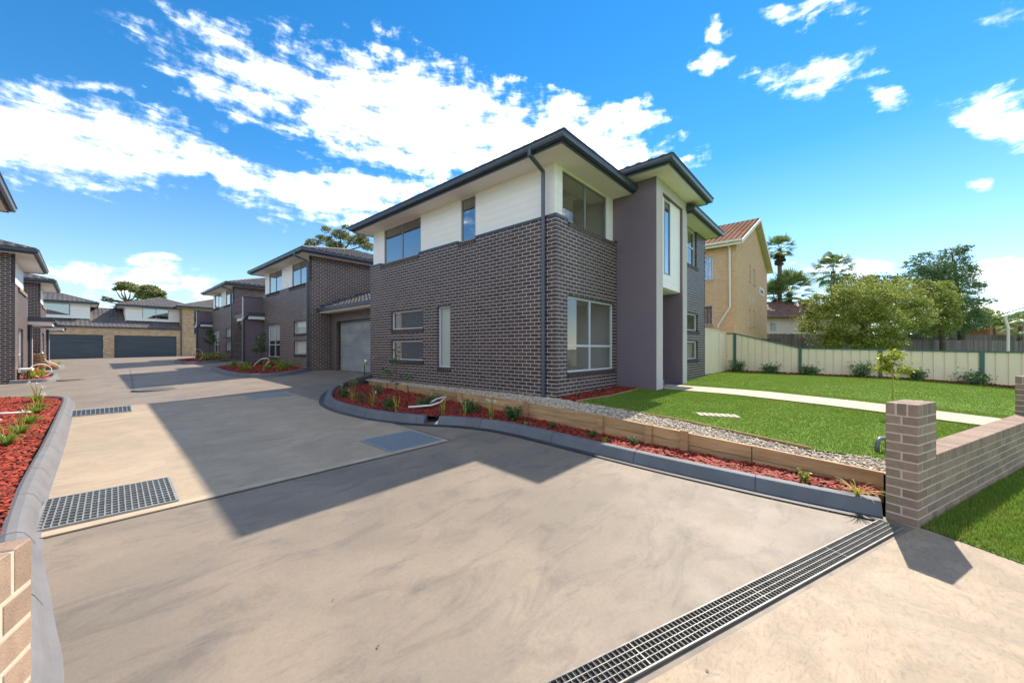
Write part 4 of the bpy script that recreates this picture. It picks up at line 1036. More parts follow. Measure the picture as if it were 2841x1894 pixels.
grate([(-.28, 5.10), (.62, 5.03), (.65, 5.90), (-.25, 5.98)], 'large square mesh grate by the left kerb, nearest to the viewer', 20, 11, 'galv')
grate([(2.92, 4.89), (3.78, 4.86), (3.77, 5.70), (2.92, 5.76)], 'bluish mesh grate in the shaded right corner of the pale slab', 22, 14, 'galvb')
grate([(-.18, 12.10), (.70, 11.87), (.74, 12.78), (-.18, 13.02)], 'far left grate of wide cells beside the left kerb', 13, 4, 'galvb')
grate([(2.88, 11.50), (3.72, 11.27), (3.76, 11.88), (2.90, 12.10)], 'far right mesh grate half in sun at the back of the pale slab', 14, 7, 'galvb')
TRN = thing('trench_drain', 'long narrow steel trench grate running across the driveway mouth', 'trench drain', (3, .4, -.58))
def trz(x, y): return max(zg(x, y), zstreet(x, y)) + .012
ta, tb_ = Vector((5.04, -.25)), Vector((-.15, 1.72)); dT = (tb_ - ta).normalized(); qT = Vector((-dT.y, dT.x)); LT = (tb_ - ta).length
if qT.y > 0: qT = -qT
def tq(s, o): p = ta + dT * s + qT * o; return p
def tbar(mb, s0, s1, o0, o1, z0, z1):
    ps = [tq(s0, o0), tq(s1, o0), tq(s1, o1), tq(s0, o1)]; mb.add([(p.x, p.y, trz(p.x, p.y) + z) for z in (z0, z1) for p in ps], BF)
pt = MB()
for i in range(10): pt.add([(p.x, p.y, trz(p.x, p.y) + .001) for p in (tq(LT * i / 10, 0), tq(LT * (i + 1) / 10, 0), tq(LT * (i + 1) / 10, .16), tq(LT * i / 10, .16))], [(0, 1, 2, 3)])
pt.build('channel', M['joint'], TRN)  # flat dark sheet, the shade inside the trench put into its colour
fr = MB()
for i in range(10): tbar(fr, LT * i / 10, LT * (i + 1) / 10, -.006, .003, 0, .012); tbar(fr, LT * i / 10, LT * (i + 1) / 10, .157, .166, 0, .012)
fr.build('grate_frame', M['galvt'], TRN)
for o in (.042, .080, .118):
    rb = MB()
    for i in range(10): tbar(rb, LT * i / 10, LT * (i + 1) / 10, o - .002, o + .002, .002, .0125)
    rb.build('bar', M['galvt'], TRN)
nb = int(LT / .033)
for i in range(nb):
    mb = MB(); s = i * .033 + .01; w = .009 if i % 33 == 32 else .0035; tbar(mb, s, s + w * .65, .004, .156, .002, .0135); mb.build('crossbar', M['galvt'], TRN)
# manhole, lawn pit
mh = thing('manhole_cover', 'oval dark iron manhole cover in the driveway at the shadow edge', 'manhole cover', (1.6, 16.3, -.2))
mb = MB(); mb.tube([(1.58, 16.4, zg(1.58, 16.4) - .02), (1.58, 16.4, zg(1.58, 16.4) + .016)], .62, 28); mb.build('ring', M['kerb'], mh)
mb = MB(); mb.tube([(1.58, 16.4, zg(1.58, 16.4)), (1.58, 16.4, zg(1.58, 16.4) + .022)], .38, 24); mb.build('lid', M['bark'], mh)
mh = thing('manhole_cover', 'flat dark manhole cover beside the small kerbed bed on the left', 'manhole cover', (-.3, 24.2, -.2))
mb = MB(); mb.tube([(-.25, 24.3, zg(-.25, 24.3) - .02), (-.25, 24.3, zg(-.25, 24.3) + .012)], .5, 24); mb.build('lid', M['bark'], mh)
pg = thing('lawn_pit', 'pale slotted concrete pit lid sunk in the front lawn', 'pit lid', (7.2, 1.7, -.07))
for i in range(7):
    a = Vector((6.98, 1.86)).lerp(Vector((7.34, 1.30)), i / 7); b = Vector((6.98, 1.86)).lerp(Vector((7.34, 1.30)), (i + .8) / 7); o = Vector((.20, .125)); mb = MB()
    mb.add([(p.x, p.y, zlawn(p.x, p.y) + z) for z in (-.02, .018) for p in (a, b, b + o, a + o)], BF); mb.build('slat', M['path'], pg)

# ============================================================ fences on the right
def ribbed(mb, F, u0, u1, w, zb, zt, pitch=.253):
    """trapezoid ribbed steel sheet; zb, zt functions of u"""
    us = []; n = max(1, round((u1 - u0) / pitch)); p = (u1 - u0) / n
    for i in range(n):
        a = u0 + i * p; us += [(a, 0), (a + p * .80, 0), (a + p * .85, -.028), (a + p * .95, -.028)]
    us.append((u1, 0)); vs = [F(u, w + d, zb(u)) for u, d in us] + [F(u, w + d, zt(u)) for u, d in us]; k = len(us)
    vs += [F(u, w + d - .004, zb(u)) for u, d in us] + [F(u, w + d - .004, zt(u)) for u, d in us]
    mb.add(vs, [(i, i + 1, k + i + 1, k + i) for i in range(k - 1)] + [(2 * k + i, 2 * k + i + 1, 3 * k + i + 1, 3 * k + i) for i in range(k - 1)])
SF = thing('side_fence', 'cream ribbed steel boundary fence with dark green posts behind the lawn', 'fence', (19.6, 0, 0))
FS = frame(19.6, 4.1, 0, -1, -1, 0)
posts = [.35, 2.72, 5.10, 7.5, 9.9, 12.3]
def ftop(u): return float(np.interp(u, [0, .35, 2.72, 7.5, 12.3], [1.79, 1.78, 1.11, .99, .93]))
def fbot(u): return zlawn(19.5, 4.1 - u) - .02
ends = [0] + posts
for i in range(len(ends) - 1):
    a, b = ends[i] + .03, ends[i + 1] - .03; n = max(1, round((b - a) / .78))
    for k in range(n):
        mb = MB(); ribbed(mb, FS, a + (b - a) * k / n, a + (b - a) * (k + 1) / n, 0, fbot, lambda u: ftop(u) - .01); mb.build('infill_sheet', M['cream'], SF, fix=False)
    mb = MB(); P = [FS(u, w, ftop(u) + h) for (u, w, h) in ((a - .03, -.03, -.03), (b + .03, -.03, -.03), (b + .03, .03, -.03), (a - .03, .03, -.03), (a - .03, -.03, .02), (b + .03, -.03, .02), (b + .03, .03, .02), (a - .03, .03, .02))]
    mb.add(P, BF); mb.build('top_rail', M['green'], SF)
for u in posts:
    mb = MB(); mb.fbox(FS, u - .05, u + .05, -.035, .035, fbot(u) - .1, ftop(u) + .005); mb.build('post', M['green'], SF)
GFN = thing('gate_fence', 'taller cream steel fence and gate between house corner and side boundary', 'fence', (17, 4.15, 0))
FQ = frame(15.42, 4.12, 1, 0, 0, -1)
for (a, b, t) in ((0, 1.4, 1.86), (1.42, 2.85, 1.84), (2.92, 4.1, 1.80)):
    mb = MB(); ribbed(mb, FQ, a, b, 0, lambda u: .07, lambda u, t=t: t - (u - 2) * .02, pitch=.16); mb.build('infill_sheet', M['cream'], GFN, fix=False)
for u in (.0, 2.885, 4.13):
    mb = MB(); mb.fbox(FQ, u - .03, u + .03, -.03, .03, 0, 1.86 - u * .015); mb.build('post', M['cream'], GFN)
mb = MB(); mb.fbox(FQ, 0, 2.88, -.02, .02, 1.85, 1.89); mb.fbox(FQ, 2.9, 4.15, -.02, .02, 1.80, 1.84); mb.build('top_rail', M['cream'], GFN)
sheet('garden_bed', [(19.15, 4.05), (19.57, 4.05), (19.57, -5), (19.15, -5)], zlawn, M['mulchb'], dz=.02, res=.4, jit=.012)
def paling_fence(a, b, h0, h1, label):
    a, b = Vector(a), Vector(b); L = (b - a).length; d = (b - a) / L; q = Vector((-d.y, d.x)); mb = MB(); n = int(L / .105)
    T = thing('paling_fence', label, 'fence', (a.x, a.y, 0), 'old timber paling fences')
    for i in range(n):
        u = i * .105; z = h0 + (h1 - h0) * u / L + rnd.uniform(-.03, .03); o = rnd.uniform(-.006, .006); p = a + d * u; r = a + d * (u + .097)
        ps = [(s.x + q.x * w, s.y + q.y * w, zz) for zz in (-.1, z) for s, w in ((p, o), (r, o), (r, o + .015), (p, o + .015))]; mb.add(ps, BF)
    mb.build('palings', M['paling'], T, kind='stuff')
    for z in (.4, 1.2):
        rb = MB(); rb.add([(s.x + q.x * w, s.y + q.y * w, zz) for zz in (z, z + .08) for s, w in ((a, .025), (b, .025), (b, .07), (a, .07))], BF); rb.build('rail', M['paling'], T)
paling_fence((33.5, 5.0), (52, -12.5), 1.85, 1.72, 'weathered grey paling fence in front of the big bush trunk')
paling_fence((37.2, 8.0), (61, -15.5), 2.42, 2.35, 'farther paling fence showing just above the nearer one')

# ============================================================ blond brick flats next door
NBH = thing('apartment_building', 'two storey blond brick flats with terracotta gable roof beyond the gate', 'apartment building', (31, 10, 0))
bl, core = [], MB(); NA = frame(25.5, 4.8, 0, 1, -1, 0); NG = frame(25.5, 4.8, 1, 0, 0, -1)
oA = [(1.27, 2.9, 5.29, 6.72), (1.27, 2.9, 2.55, 3.72), (6, 7.6, 5.29, 6.72)]
brick_wall(bl, core, NA, 11.0, -.20, 87, oA, start=0, top=7.28)
oG = [(3.96, 4.50, 5.63, 6.70), (5.55, 6.25, 5.60, 6.70), (3.96, 4.50, 2.52, 3.72), (5.50, 6.15, 2.64, 3.73)]
gz = lambda u: 7.35 + (1 - abs(u - 5.85) / 5.85) * 2.6
brick_wall(bl, core, NG, 11.7, -.20, 87, oG, start=1, u_core=(.105, None), top=7.28)
brick_wall(bl, core, NG, 11.7, -.20 + 87 * CH, 31, (), start=1, slope=gz)
core.add([NG(0.1, -.004, 7.285), NG(11.6, -.004, 7.285), NG(5.85, -.004, 9.93), NG(0.1, -.1, 7.285), NG(11.6, -.1, 7.285), NG(5.85, -.1, 9.93)], [(0, 1, 2), (3, 5, 4), (0, 3, 4, 1), (1, 4, 5, 2), (2, 5, 3, 0)])
core.build('wall', M['nmortar'], NBH); bricks_emit(NBH, bl, M['nbrick'], mm=0, px_min=99)
rb = MB(); rb.box((37.1, 4.95, -.2), (37.2, 15.8, 7.3)); rb.box((25.6, 15.7, -.2), (37.1, 15.8, 7.3)); rb.build('rear_wall', M['nbrick'], NBH)
for o in oA[:2] + oA[2:]:
    w = window(NBH, NA, o[0] + .01, o[1] - .01, o[2] + .04, o[3], mull=((o[0] + o[1]) / 2,), fm='frame', gm='glassr', rec=.05)
    for k in range(9): MB().fbox(NA, o[0] + .1 + k * .18, o[0] + .13 + k * .18, -.04, -.02, o[2] + .05, o[3] - .02).build('security_bar', M['frame' if o[2] > 4 else 'ink'], NBH)
for o in oG:
    window(NBH, NG, o[0] + .01, o[1] - .01, o[2] + .04, o[3], fm='frame', gm='glassr', rec=.06)
    s_ = MB(); s_.fbox(NG, o[0] - .03, o[1] + .03, -.1, .035, o[2] - .11, o[2]); s_.build('sill_brickwork', M['tan'], NBH)
for o in oA: s_ = MB(); s_.fbox(NA, o[0] - .03, o[1] + .03, -.1, .035, o[2] - .11, o[2]); s_.build('sill_brickwork', M['tan'], NBH)
run, pt_ = 6.35, 24; rise = run * math.tan(R(pt_)); ze = 7.36
qa = tiled_slope(NBH, (25.0, 16.3, ze), (0, -1), (1, 0), 11.85, run, rise, False, False, m='rtile')
qb = tiled_slope(NBH, (37.7, 4.45, ze), (0, 1), (-1, 0), 11.85, run, rise, False, False, m='rtile')
sk = MB(); sk.add([(p[0], p[1], p[2] - .04) for p in qa], [(0, 1, 2, 3)]); sk.add([(p[0], p[1], p[2] - .04) for p in qb], [(0, 1, 2, 3)]); sk.build('verge_soffit', M['cwhite'], NBH)
caps(NBH, [((31.35, 4.4, ze + rise + .03), (31.35, 16.3, ze + rise + .03))], 'rtile')
bb = MB()
for sx, xe in ((1, 25.0), (-1, 37.7)):
    p0, p1 = (xe - sx * .03, 4.43, ze - .02), (31.35, 4.43, ze + rise - .0)
    bb.add([(p[0], p[1] + dy, p[2] + dz) for dy in (-.03, 0) for p, dz in ((p0, -.2), (p1, -.2), (p1, .03), (p0, .03))], BF)
bb.build('barge_board', M['cwhite'], NBH)
gt = MB(); gt.box((24.86, 4.45, ze - .06), (24.99, 16.3, ze + .04)); gt.build('gutter', M['cwhite'], NBH)
gt = MB(); gt.box((25.01, 4.47, ze - .22), (25.03, 16.2, ze - .07)); gt.box((25.03, 4.81, ze - .09), (25.49, 16.2, ze - .07)); gt.build('eaves_board', M['cwhite'], NBH)
downpipe(NBH, [(24.93, 5.2, 7.3), (25.4, 5.14, 7.05), (25.42, 5.12, 3.55), (25.42, 5.75, 2.5), (25.42, 5.8, 1.6)], .06, 'cwhite')
ut = MB(); ut.fbox(NA, 0.0, 1.2, .0, .5, 0, 2.35); ut.build('planter_wall', M['nbrick'], NBH)
def text(parent, s, loc, size, m, rot=(R(90), 0, 0), name='lettering', ext=.004, sx=1.0):
    cu = bpy.data.curves.new(name, 'FONT'); cu.body = s; cu.size = size; cu.extrude = ext; cu.align_x = 'LEFT'
    o = bpy.data.objects.new(name, cu); COL.objects.link(o); dg = bpy.context.evaluated_depsgraph_get()
    me = bpy.data.meshes.new_from_object(o.evaluated_get(dg)); bpy.data.objects.remove(o); me.materials.clear(); me.materials.append(m)
    o = link(name, me, parent, loc); pinv(o, parent); o.rotation_euler = rot; o.scale = (sx, 1, 1); return o
sg = MB(); sg.box((33.4, 4.76, 5.18), (35.4, 4.797, 5.72)); sg.build('name_plate', M['sign'], NBH)
text(NBH, 'ZUNIT', (33.55, 4.755, 5.29), .42, M['ink'], sx=1.15)
text(NBH, '71 2 1', (29.2, 4.79, 4.30), .42, M['sign'], sx=2.2)

# weatherboard house and others behind
def rframe(d, r, rot=0):
    o = (CS * d + CC * r, CC * d - CS * r); return frame(o[0], o[1], CC, -CS, -CS, -CC)
WH = thing('weatherboard_house', 'pale weatherboard cottage with brown tiled roof behind the flats', 'house', (52, 2, 0))
FWH = rframe(41, 26)
cladding(WH, FWH, 0, 13, 1.9, 4.4, [(2.0, 2.75, 3.0, 3.95), (5.2, 7.1, 2.85, 4.0)], m=M['wb'], bh=.2, part='weatherboard')
window(WH, FWH, 2.02, 2.73, 3.0, 3.95, mull=(2.37,), rec=.0); window(WH, FWH, 5.22, 7.08, 2.85, 4.0, mull=(6.1,), rec=.0)
b_ = MB(); b_.fbox(FWH, 0, 13, -.3, -.07, .0, 1.9); b_.build('base_wall', M['wb'], WH)
o = FWH(-.5, .45, 4.5); q = tiled_slope(WH, o, (CC, -CS), (CS, CC), 14, 4.6, 2.15, False, True, m='btile')
sk = MB(); sk.add(q, [(0, 1, 2, 3)]); sk.build('roof_deck', M['dark'], WH); caps(WH, [(q[3], q[2])], 'btile')
gt = MB(); gt.fbox(FWH, -.5, 13.5, .46, .6, 4.38, 4.5); gt.fbox(FWH, -.5, 13.5, .0, .46, 4.36, 4.38); gt.build('gutter', M['btile'], WH)
GH = thing('house', 'brick house with pale green metal roof at the right edge behind trees', 'house', (65, -25, 0))
FGH = rframe(48, 58)
w_ = MB(); w_.fbox(FGH, 3, 22, -8, -.2, 0, 4.6); w_.build('wall', M['rtile'], GH)
rf = MB()
arc = [(0, 4.3), (2.5, 5.2), (5, 6.0), (8, 6.9), (12, 7.9), (22, 9.0)]
for (a, za), (b, zb) in zip(arc, arc[1:]): rf.add([FGH(a, w, z + h) for h in (-.12, 0) for (w, z, aa) in ((.8, za, 0),) ] if 0 else [FGH(u, w, z + h) for h in (-.15, 0) for (u, w, z) in ((a, .8, za), (b, .8, zb), (b, -9, zb), (a, -9, za))], BF)
rf.build('roof', mat('pale green metal roof', (.33, .42, .36), .4), GH)
fs = MB()
for (a, za), (b, zb) in zip(arc, arc[1:]): fs.add([FGH(u, w, z + h) for h in (-.75, -.5) for (u, w, z) in ((a, .85, za), (b, .85, zb), (b, .7, zb), (a, .7, za))], BF)
fs.build('fascia', M['green'], GH)
PL = thing('vent_pole', 'slim pale pole with a bent capped head rising behind the cream fence', 'pole', (25, -9, 0))
def dr(d, px): r = (px - 1420.5) / 1047 * d; return CS * d + CC * r, CC * d - CS * r
px_, py_ = dr(19, 2797); px2, py2 = dr(19, 2790)
mb = MB(); mb.tube([(px_, py_, -.2), (px_, py_, 2.15)], .055, 10); mb.build('shaft', M['wb'], PL)
mb = MB(); mb.tube([(px_, py_, 2.15), (px2, py2, 2.55), (px2 - .02, py2 + .03, 2.75)], [.055, .05, .09], 10); mb.build('head', M['sign'], PL)
mb = MB(); mb.tube([(px2 - .03, py2 + .03, 2.74), (px2 - .03, py2 + .03, 2.80)], [.14, .05], 10); mb.build('cap', M['sign'], PL)
for k, (z0, z1) in enumerate(((12.2, 13.0), (11.3, 12.5), (7.6, 8.8))):
    a, b = dr(62, 2640), dr(55, 3000); pts = []
    for i in range(9): t = i / 8; pts.append((a[0] + (b[0] - a[0]) * t, a[1] + (b[1] - a[1]) * t, z0 + (z1 - z0) * t - .5 * math.sin(t * math.pi)))
    mb = MB(); mb.tube(pts, .018, 5); tag(mb.build('power_line', M['ink']), ('thin overhead wire, top one of three at the right', 'thin overhead wire, middle one of three at the right', 'thin overhead wire, lowest of three at the right')[k], 'power line', 'overhead wires')

# ============================================================ trees
LQ = np.array([(-.5, 0, 0), (0, -.28, .06), (.5, 0, 0), (0, .28, .06)]); LF = [(0, 1, 2, 3)]
def leafcloud(name, blobs, n, size, m, parent, lump=60, lumpr=.28, up=.35):
    """blobs (x,y,z,rx,ry,rz); leaves gather in lumps near the blob surfaces"""
    vol = np.array([b[3] * b[4] + b[4] * b[5] + b[3] * b[5] for b in blobs]); pr = vol / vol.sum(); P = []
    for b, p in zip(blobs, pr):
        k = max(4, int(lump * p * len(blobs) ** .5)); u = rng.normal(size=(k, 3)); u /= np.linalg.norm(u, axis=1)[:, None]
        c = u * np.array(b[3:])[None] * rng.uniform(.55, 1.0, (k, 1)) + np.array(b[:3]); m_ = int(n * p)
        idx = rng.integers(0, k, m_); s = lumpr * min(b[3:]) * rng.uniform(.6, 1.3, k)
        P.append(c[idx] + rng.normal(size=(m_, 3)) * s[idx][:, None] * np.array((1, 1, .65)))
    P = np.concatenate(P); S = size * rng.uniform(.6, 1.35, len(P))
    return scatter(name, LQ, LF, P, randrot(len(P)), S, m, parent=parent, kind='stuff')
def trunk(parent, pts, r0, r1, m='bark', name='trunk', n=9):
    rs = [r0 + (r1 - r0) * i / (len(pts) - 1) for i in range(len(pts))]; mb = MB(); mb.tube(pts, rs, n); return mb.build(name, M[m], parent, smooth=True)
def at(d, px, py):
    r = (px - 1420.5) / 1047 * d; return (CS * d + CC * r, CC * d - CS * r, CAMZ + (967 - py) / 1047 * d)
def blob(d, px, py, rx, rz, dep=None): k = d / 1047; return (*at(d, px, py), rx * k * .95, (dep or rx) * k * .8, rz * k)
TA = thing('tree', 'large rounded glossy light green bush tree directly behind the cream fence', 'tree', (*at(24, 2385, 965)[:2], 0))
trunk(TA, [(*at(25, 2385, 1010)[:2], -.1), at(25, 2390, 930), at(25, 2400, 860)], .16, .08)
leafcloud('crown', [blob(24, 2310, 880, 95, 75), blob(23.5, 2400, 905, 105, 80), blob(24, 2375, 830, 110, 60), blob(25, 2460, 850, 110, 75), blob(24, 2270, 845, 50, 40), blob(23, 2450, 945, 70, 40), blob(23.5, 2330, 950, 55, 50), blob(25, 2530, 870, 60, 50)], 62000, .115, M['leafm'], TA, lump=240, lumpr=.13)
TB_ = thing('tree', 'pale green spreading tree with visible trunk right of the rounded bush', 'tree', (*at(29, 2617, 965)[:2], 0))
trunk(TB_, [(*at(29, 2617, 1000)[:2], -.1), at(29, 2615, 930), at(29, 2590, 880)], .2, .12)
leafcloud('crown', [blob(29, 2560, 850, 85, 55), blob(29, 2590, 815, 70, 35), blob(28.5, 2600, 890, 60, 40), blob(29, 2500, 800, 80, 30), blob(28.5, 2630, 850, 35, 35)], 26000, .13, M['leafm'], TB_, lump=150, lumpr=.13)
TC = thing('tree', 'dark shrubby tree top between the palms and the rounded bush', 'tree', (*at(33, 2400, 965)[:2], 0))
trunk(TC, [(*at(33, 2400, 1000)[:2], -.1), at(33, 2400, 800)], .2, .1)
leafcloud('crown', [blob(33, 2360, 790, 60, 28), blob(33, 2440, 785, 70, 30), blob(33, 2400, 830, 90, 50)], 12000, .16, M['leafd'], TC, lump=120, lumpr=.22)
TD = thing('tree', 'tall dark blue green cypress standing behind the pale tree', 'tree', (*at(33, 2680, 965)[:2], 0))
trunk(TD, [(*at(33, 2670, 1000)[:2], -.1), at(33, 2665, 850), at(33, 2640, 700)], .3, .05)
bs = []
for (x, y, rx, rz) in ((2640, 720, 45, 22), (2670, 690, 28, 12), (2600, 745, 60, 22), (2560, 715, 36, 16), (2520, 735, 26, 12), (2660, 760, 60, 26), (2620, 790, 80, 26), (2690, 800, 42, 22), (2680, 850, 55, 30), (2700, 890, 50, 30), (2650, 900, 60, 30), (2715, 790, 22, 8), (2735, 835, 28, 9), (2700, 745, 14, 7), (2580, 910, 70, 30), (2660, 700, 22, 20), (2600, 770, 70, 30), (2640, 840, 60, 40), (2560, 760, 50, 25), (2680, 740, 25, 18), (2690, 870, 45, 35), (2625, 700, 22, 12)): bs.append(blob(33, x, y, rx, rz))
leafcloud('crown', bs, 42000, .13, M['leafc'], TD, lump=560, lumpr=.17)
TE_ = thing('tree', 'low loose green shrub tree right of the cypress above the palings', 'tree', (*at(38, 2760, 965)[:2], 0))
trunk(TE_, [(*at(38, 2760, 1000)[:2], -.1), at(38, 2758, 880)], .14, .08)
leafcloud('crown', [blob(38, 2740, 880, 40, 22), blob(38, 2780, 895, 35, 20), blob(38, 2715, 870, 30, 16)], 6000, .16, M['leafm'], TE_, lump=60, lumpr=.25)
TF = thing('tree', 'low dark hedge tree beneath the pale tree, behind the palings', 'tree', (*at(35, 2560, 965)[:2], 0))
trunk(TF, [(*at(36, 2560, 1000)[:2], -.1), at(36, 2560, 920)], .2, .1)
leafcloud('crown', [blob(36, 2540, 930, 60, 30), blob(36, 2600, 935, 60, 28), blob(36, 2500, 940, 60, 25)], 8000, .15, M['leafc'], TF, lump=80, lumpr=.25)
def palm(label, d, px, pyc, ph, rad, nf, tk, droop=.5, skirt=False):
    """ph: pixel height of trunk foot is the ground"""
    c = Vector(at(d, px, pyc)); T = thing('palm_tree', label, 'palm tree', (c.x, c.y, 0))
    trunk(T, [(c.x, c.y, -.2), (c.x + .05, c.y, c.z * .5), tuple(c)], tk * 1.2, tk)
    V, Fa = [], []
    for i in range(nf):
        a = i * 2.39996; el = R(75) - (i / nf) * R(115); L = rad * rnd.uniform(.85, 1.1)
        di = Vector((math.cos(a) * math.cos(el), math.sin(a) * math.cos(el), math.sin(el)))
        tip = c + di * L * .5
        side = di.cross(Vector((0, 0, 1))).normalized() if abs(di.z) < .99 else Vector((1, 0, 0)); upv = side.cross(di)
        for k in range(-9, 10):
            t = k / 9 * 1.25; ld = (di * math.cos(t) + side * math.sin(t) + upv * .12 * math.cos(t * 3)).normalized(); l = L * .55 * (1 - .25 * abs(t) / 1.25)
            p0 = tip; p1 = tip + ld * l * .6; p2 = tip + ld * l - Vector((0, 0, droop * l * .5)); w = (ld.cross(upv)).normalized() * L * .022
            n = len(V); V += [p0, p1 - w, p1 + w, p2]; Fa += [(n, n + 1, n + 3, n + 2)]
        w = side * .02; n = len(V); V += [c - w, c + w, tip + w, tip - w]; Fa.append((n, n + 1, n + 2, n + 3))
    mb = MB(); mb.add(V, Fa); o = mb.build('fronds', M['palm'], T, kind='stuff', fix=False)
    if skirt: leafcloud('dead_fronds', [(c.x, c.y, c.z - rad * .6, rad * .2, rad * .2, rad * .42)], 900, .4, M['bark'], T, lump=40)
    return T
palm('tall fan palm with a brown skirt of dead fronds behind the flats gable', 46, 2163, 690, 0, 2.1, 34, .22, .35, True)
palm('broad low fan palm standing between the flats and the cottage roof', 46, 2190, 815, 0, 3.2, 46, .3, .3)
palm('shorter fan palm with a wide dark crown just left of the same palm', 47, 2150, 830, 0, 2.6, 36, .25, .3)
palm('feathery palm head rising above the left of the rounded bush', 38, 2312, 752, 0, 2.3, 30, .2, .8)
palm('small arching palm near the right edge under the green roof', 34, 2830, 905, 0, 1.6, 18, .15, .7)
# gum trees beyond the townhouses
G1 = thing('tree', 'tall airy gum tree rising over the roof of the second townhouse', 'tree', (19, 37, 0))
b0 = at(38, 950, 700); trunk(G1, [(b0[0], b0[1], -.2), b0, at(38, 940, 670)], .3, .12)
for (x, y) in ((880, 670), (905, 655), (985, 655), (1020, 680), (940, 640)): trunk(G1, [b0, at(38, (x + 950) / 2, (y + 690) / 2 + 4), at(38, x, y)], .1, .03, name='limb')
leafcloud('crown', [blob(38, x, y, a, b) for x, y, a, b in ((905, 637, 14, 8), (870, 672, 22, 8), (900, 662, 24, 9), (945, 650, 30, 12), (930, 680, 30, 10), (985, 668, 32, 12), (1000, 655, 18, 8), (1025, 685, 26, 9), (960, 630, 12, 6), (855, 680, 12, 5), (1010, 665, 16, 10))], 10000, .15, M['leafe'], G1, lump=300, lumpr=.3)
G2 = thing('tree', 'flat topped gum tree on the skyline behind the tan garage block', 'tree', (5, 100, 0))
b0 = at(75, 352, 838); trunk(G2, [(b0[0], b0[1], -.2), at(75, 354, 870), b0], .5, .3, name='trunk')
for (x, y) in ((330, 790), (345, 785), (362, 800), (385, 805), (400, 815), (425, 820), (318, 800), (300, 838), (290, 822), (320, 845), (305, 850)): trunk(G2, [b0, at(75, (x + 352) / 2 + (3 if x > 352 else -2), (y + 838) / 2 + 5), at(75, x, y)], .18, .05, name='limb')
leafcloud('crown', [blob(75, x, y, a, b) for x, y, a, b in ((350, 790, 22, 7), (335, 800, 14, 5), (362, 796, 16, 6), (375, 806, 14, 6), (415, 800, 22, 8), (430, 812, 22, 9), (405, 815, 20, 8), (440, 826, 16, 7), (390, 822, 14, 6), (415, 828, 20, 7), (380, 836, 10, 4), (320, 803, 8, 3), (452, 815, 8, 5))], 16000, .33, M['leafe'], G2, lump=340, lumpr=.4)
leafcloud('sparse_foliage', [blob(75, x, y, a, b) for x, y, a, b in ((300, 832, 16, 5), (325, 836, 14, 3), (288, 824, 8, 3))], 700, .3, M['bark'], G2, lump=60, lumpr=.35)
# distant tree mass closing the horizon
bsd = []
for i in range(46):
    a = -1.15 + i * .05; d = 120 + rnd.uniform(-15, 25); r = math.tan(a * .78) * d if abs(a) < 1.25 else 0
    x, y = CS * d + CC * r, CC * d - CS * r; bsd.append((x, y, 2.0, 9, 9, rnd.uniform(2.2, 4.6)))
o = leafcloud('distant_trees', bsd, 30000, .9, M['leafd'], None, lump=900, lumpr=.35); tag(o, 'distant belt of trees along the horizon', 'trees')

# ============================================================ lawn grass, mulch, pebbles
GB = np.array([(-.5, 0, 0), (.5, 0, 0), (.12, .25, 1), (-.5, .35, 0), (.4, .5, 0), (-.2, -.25, .8)]); GFc = [(0, 1, 2), (3, 4, 5)]
def grass(name, polys, zf, dens, h, w, label, excl=None):
    P = np.concatenate([sample(p, dn) for p, dn in zip(polys, dens)])
    if excl is not None:
        for e in excl: P = P[~inpoly(P, e)]
    z = np.array([zf(x, y) for x, y in P]); k = len(P)
    dd = P[:, 0] * CS + P[:, 1] * CC; sc = np.clip(dd / 5, 1, 2.6)
    S = np.stack([w * sc * rng.uniform(.7, 1.3, k), w * sc * rng.uniform(.7, 1.3, k), h * rng.uniform(.55, 1.25, k)], 1)
    a = rotz(rng.uniform(0, 6.28, k)) @ rotx(rng.normal(0, .3, k))
    o = scatter(name, GB, GFc, np.column_stack([P, z + .0]), a, S, M['blade'], kind='stuff'); tag(o, label, 'grass'); return o
near = [p for p in LE] + [(12, -2.6), (12, 3.6), (9.68, 3.6), (9.68, 4.05), (7.9, 3.95)]
far = [(12, 3.9), (15.4, 3.9), (15.4, 4.05), (19.15, 4.05), (19.15, -5), (12, -2.6)]
grass('lawn_grass', [near, far], zlawn, [2600, 900], .028, .0075, 'short mown green grass of the front lawn', [PATH, [(6.93, 1.86), (7.3, 1.25), (7.65, 1.5), (7.25, 2.08)]])
vn = [(5.14, -.56), (4.75, -1.15), S2(-.42, -2.5), S2(2.6, -2.2), S2(2.8, -.01), S2(.05, -.01)]
vf = [S2(2.6, -2.2), S2(8, -2.2), S2(8, -.01), S2(2.8, -.01)]
grass('verge_grass', [vn, vf], lambda x, y: zstreet(x, y) + .012, [7000, 2500], .045, .0055, 'thick green grass of the street verge outside the brick fence')
CHV = np.array([(-.5, -.22, 0), (.5, -.15, .02), (.45, .2, 0), (-.48, .18, .03), (0, 0, .16)]); CHF = [(0, 1, 4), (1, 2, 4), (2, 3, 4), (3, 0, 4)]
def chips(name, poly, zf, dens, size, label):
    P = sample(poly, dens); k = len(P); z = np.array([zf(x, y) for x, y in P]) + rng.uniform(.0, .022, k)
    o = scatter(name, CHV, CHF, np.column_stack([P, z]), randrot(k, .45), size * rng.uniform(.4, 1.4, k), M['chip'], kind='stuff'); tag(o, label, 'mulch')
chips('mulch', RB, zmul, 1500, .055, 'red bark mulch in the long bed between the kerb and the sleeper wall')
chips('mulch', [p for p in LB[:-2]] + [(-2.6, 17.0), (-2.6, 4)], zlb, 1100, .06, 'sunlit red bark mulch in the bed along the left kerb')
chips('mulch', FM, lambda x, y: zlawn(x, y) + .012, 1500, .05, 'red bark mulch below the front window')
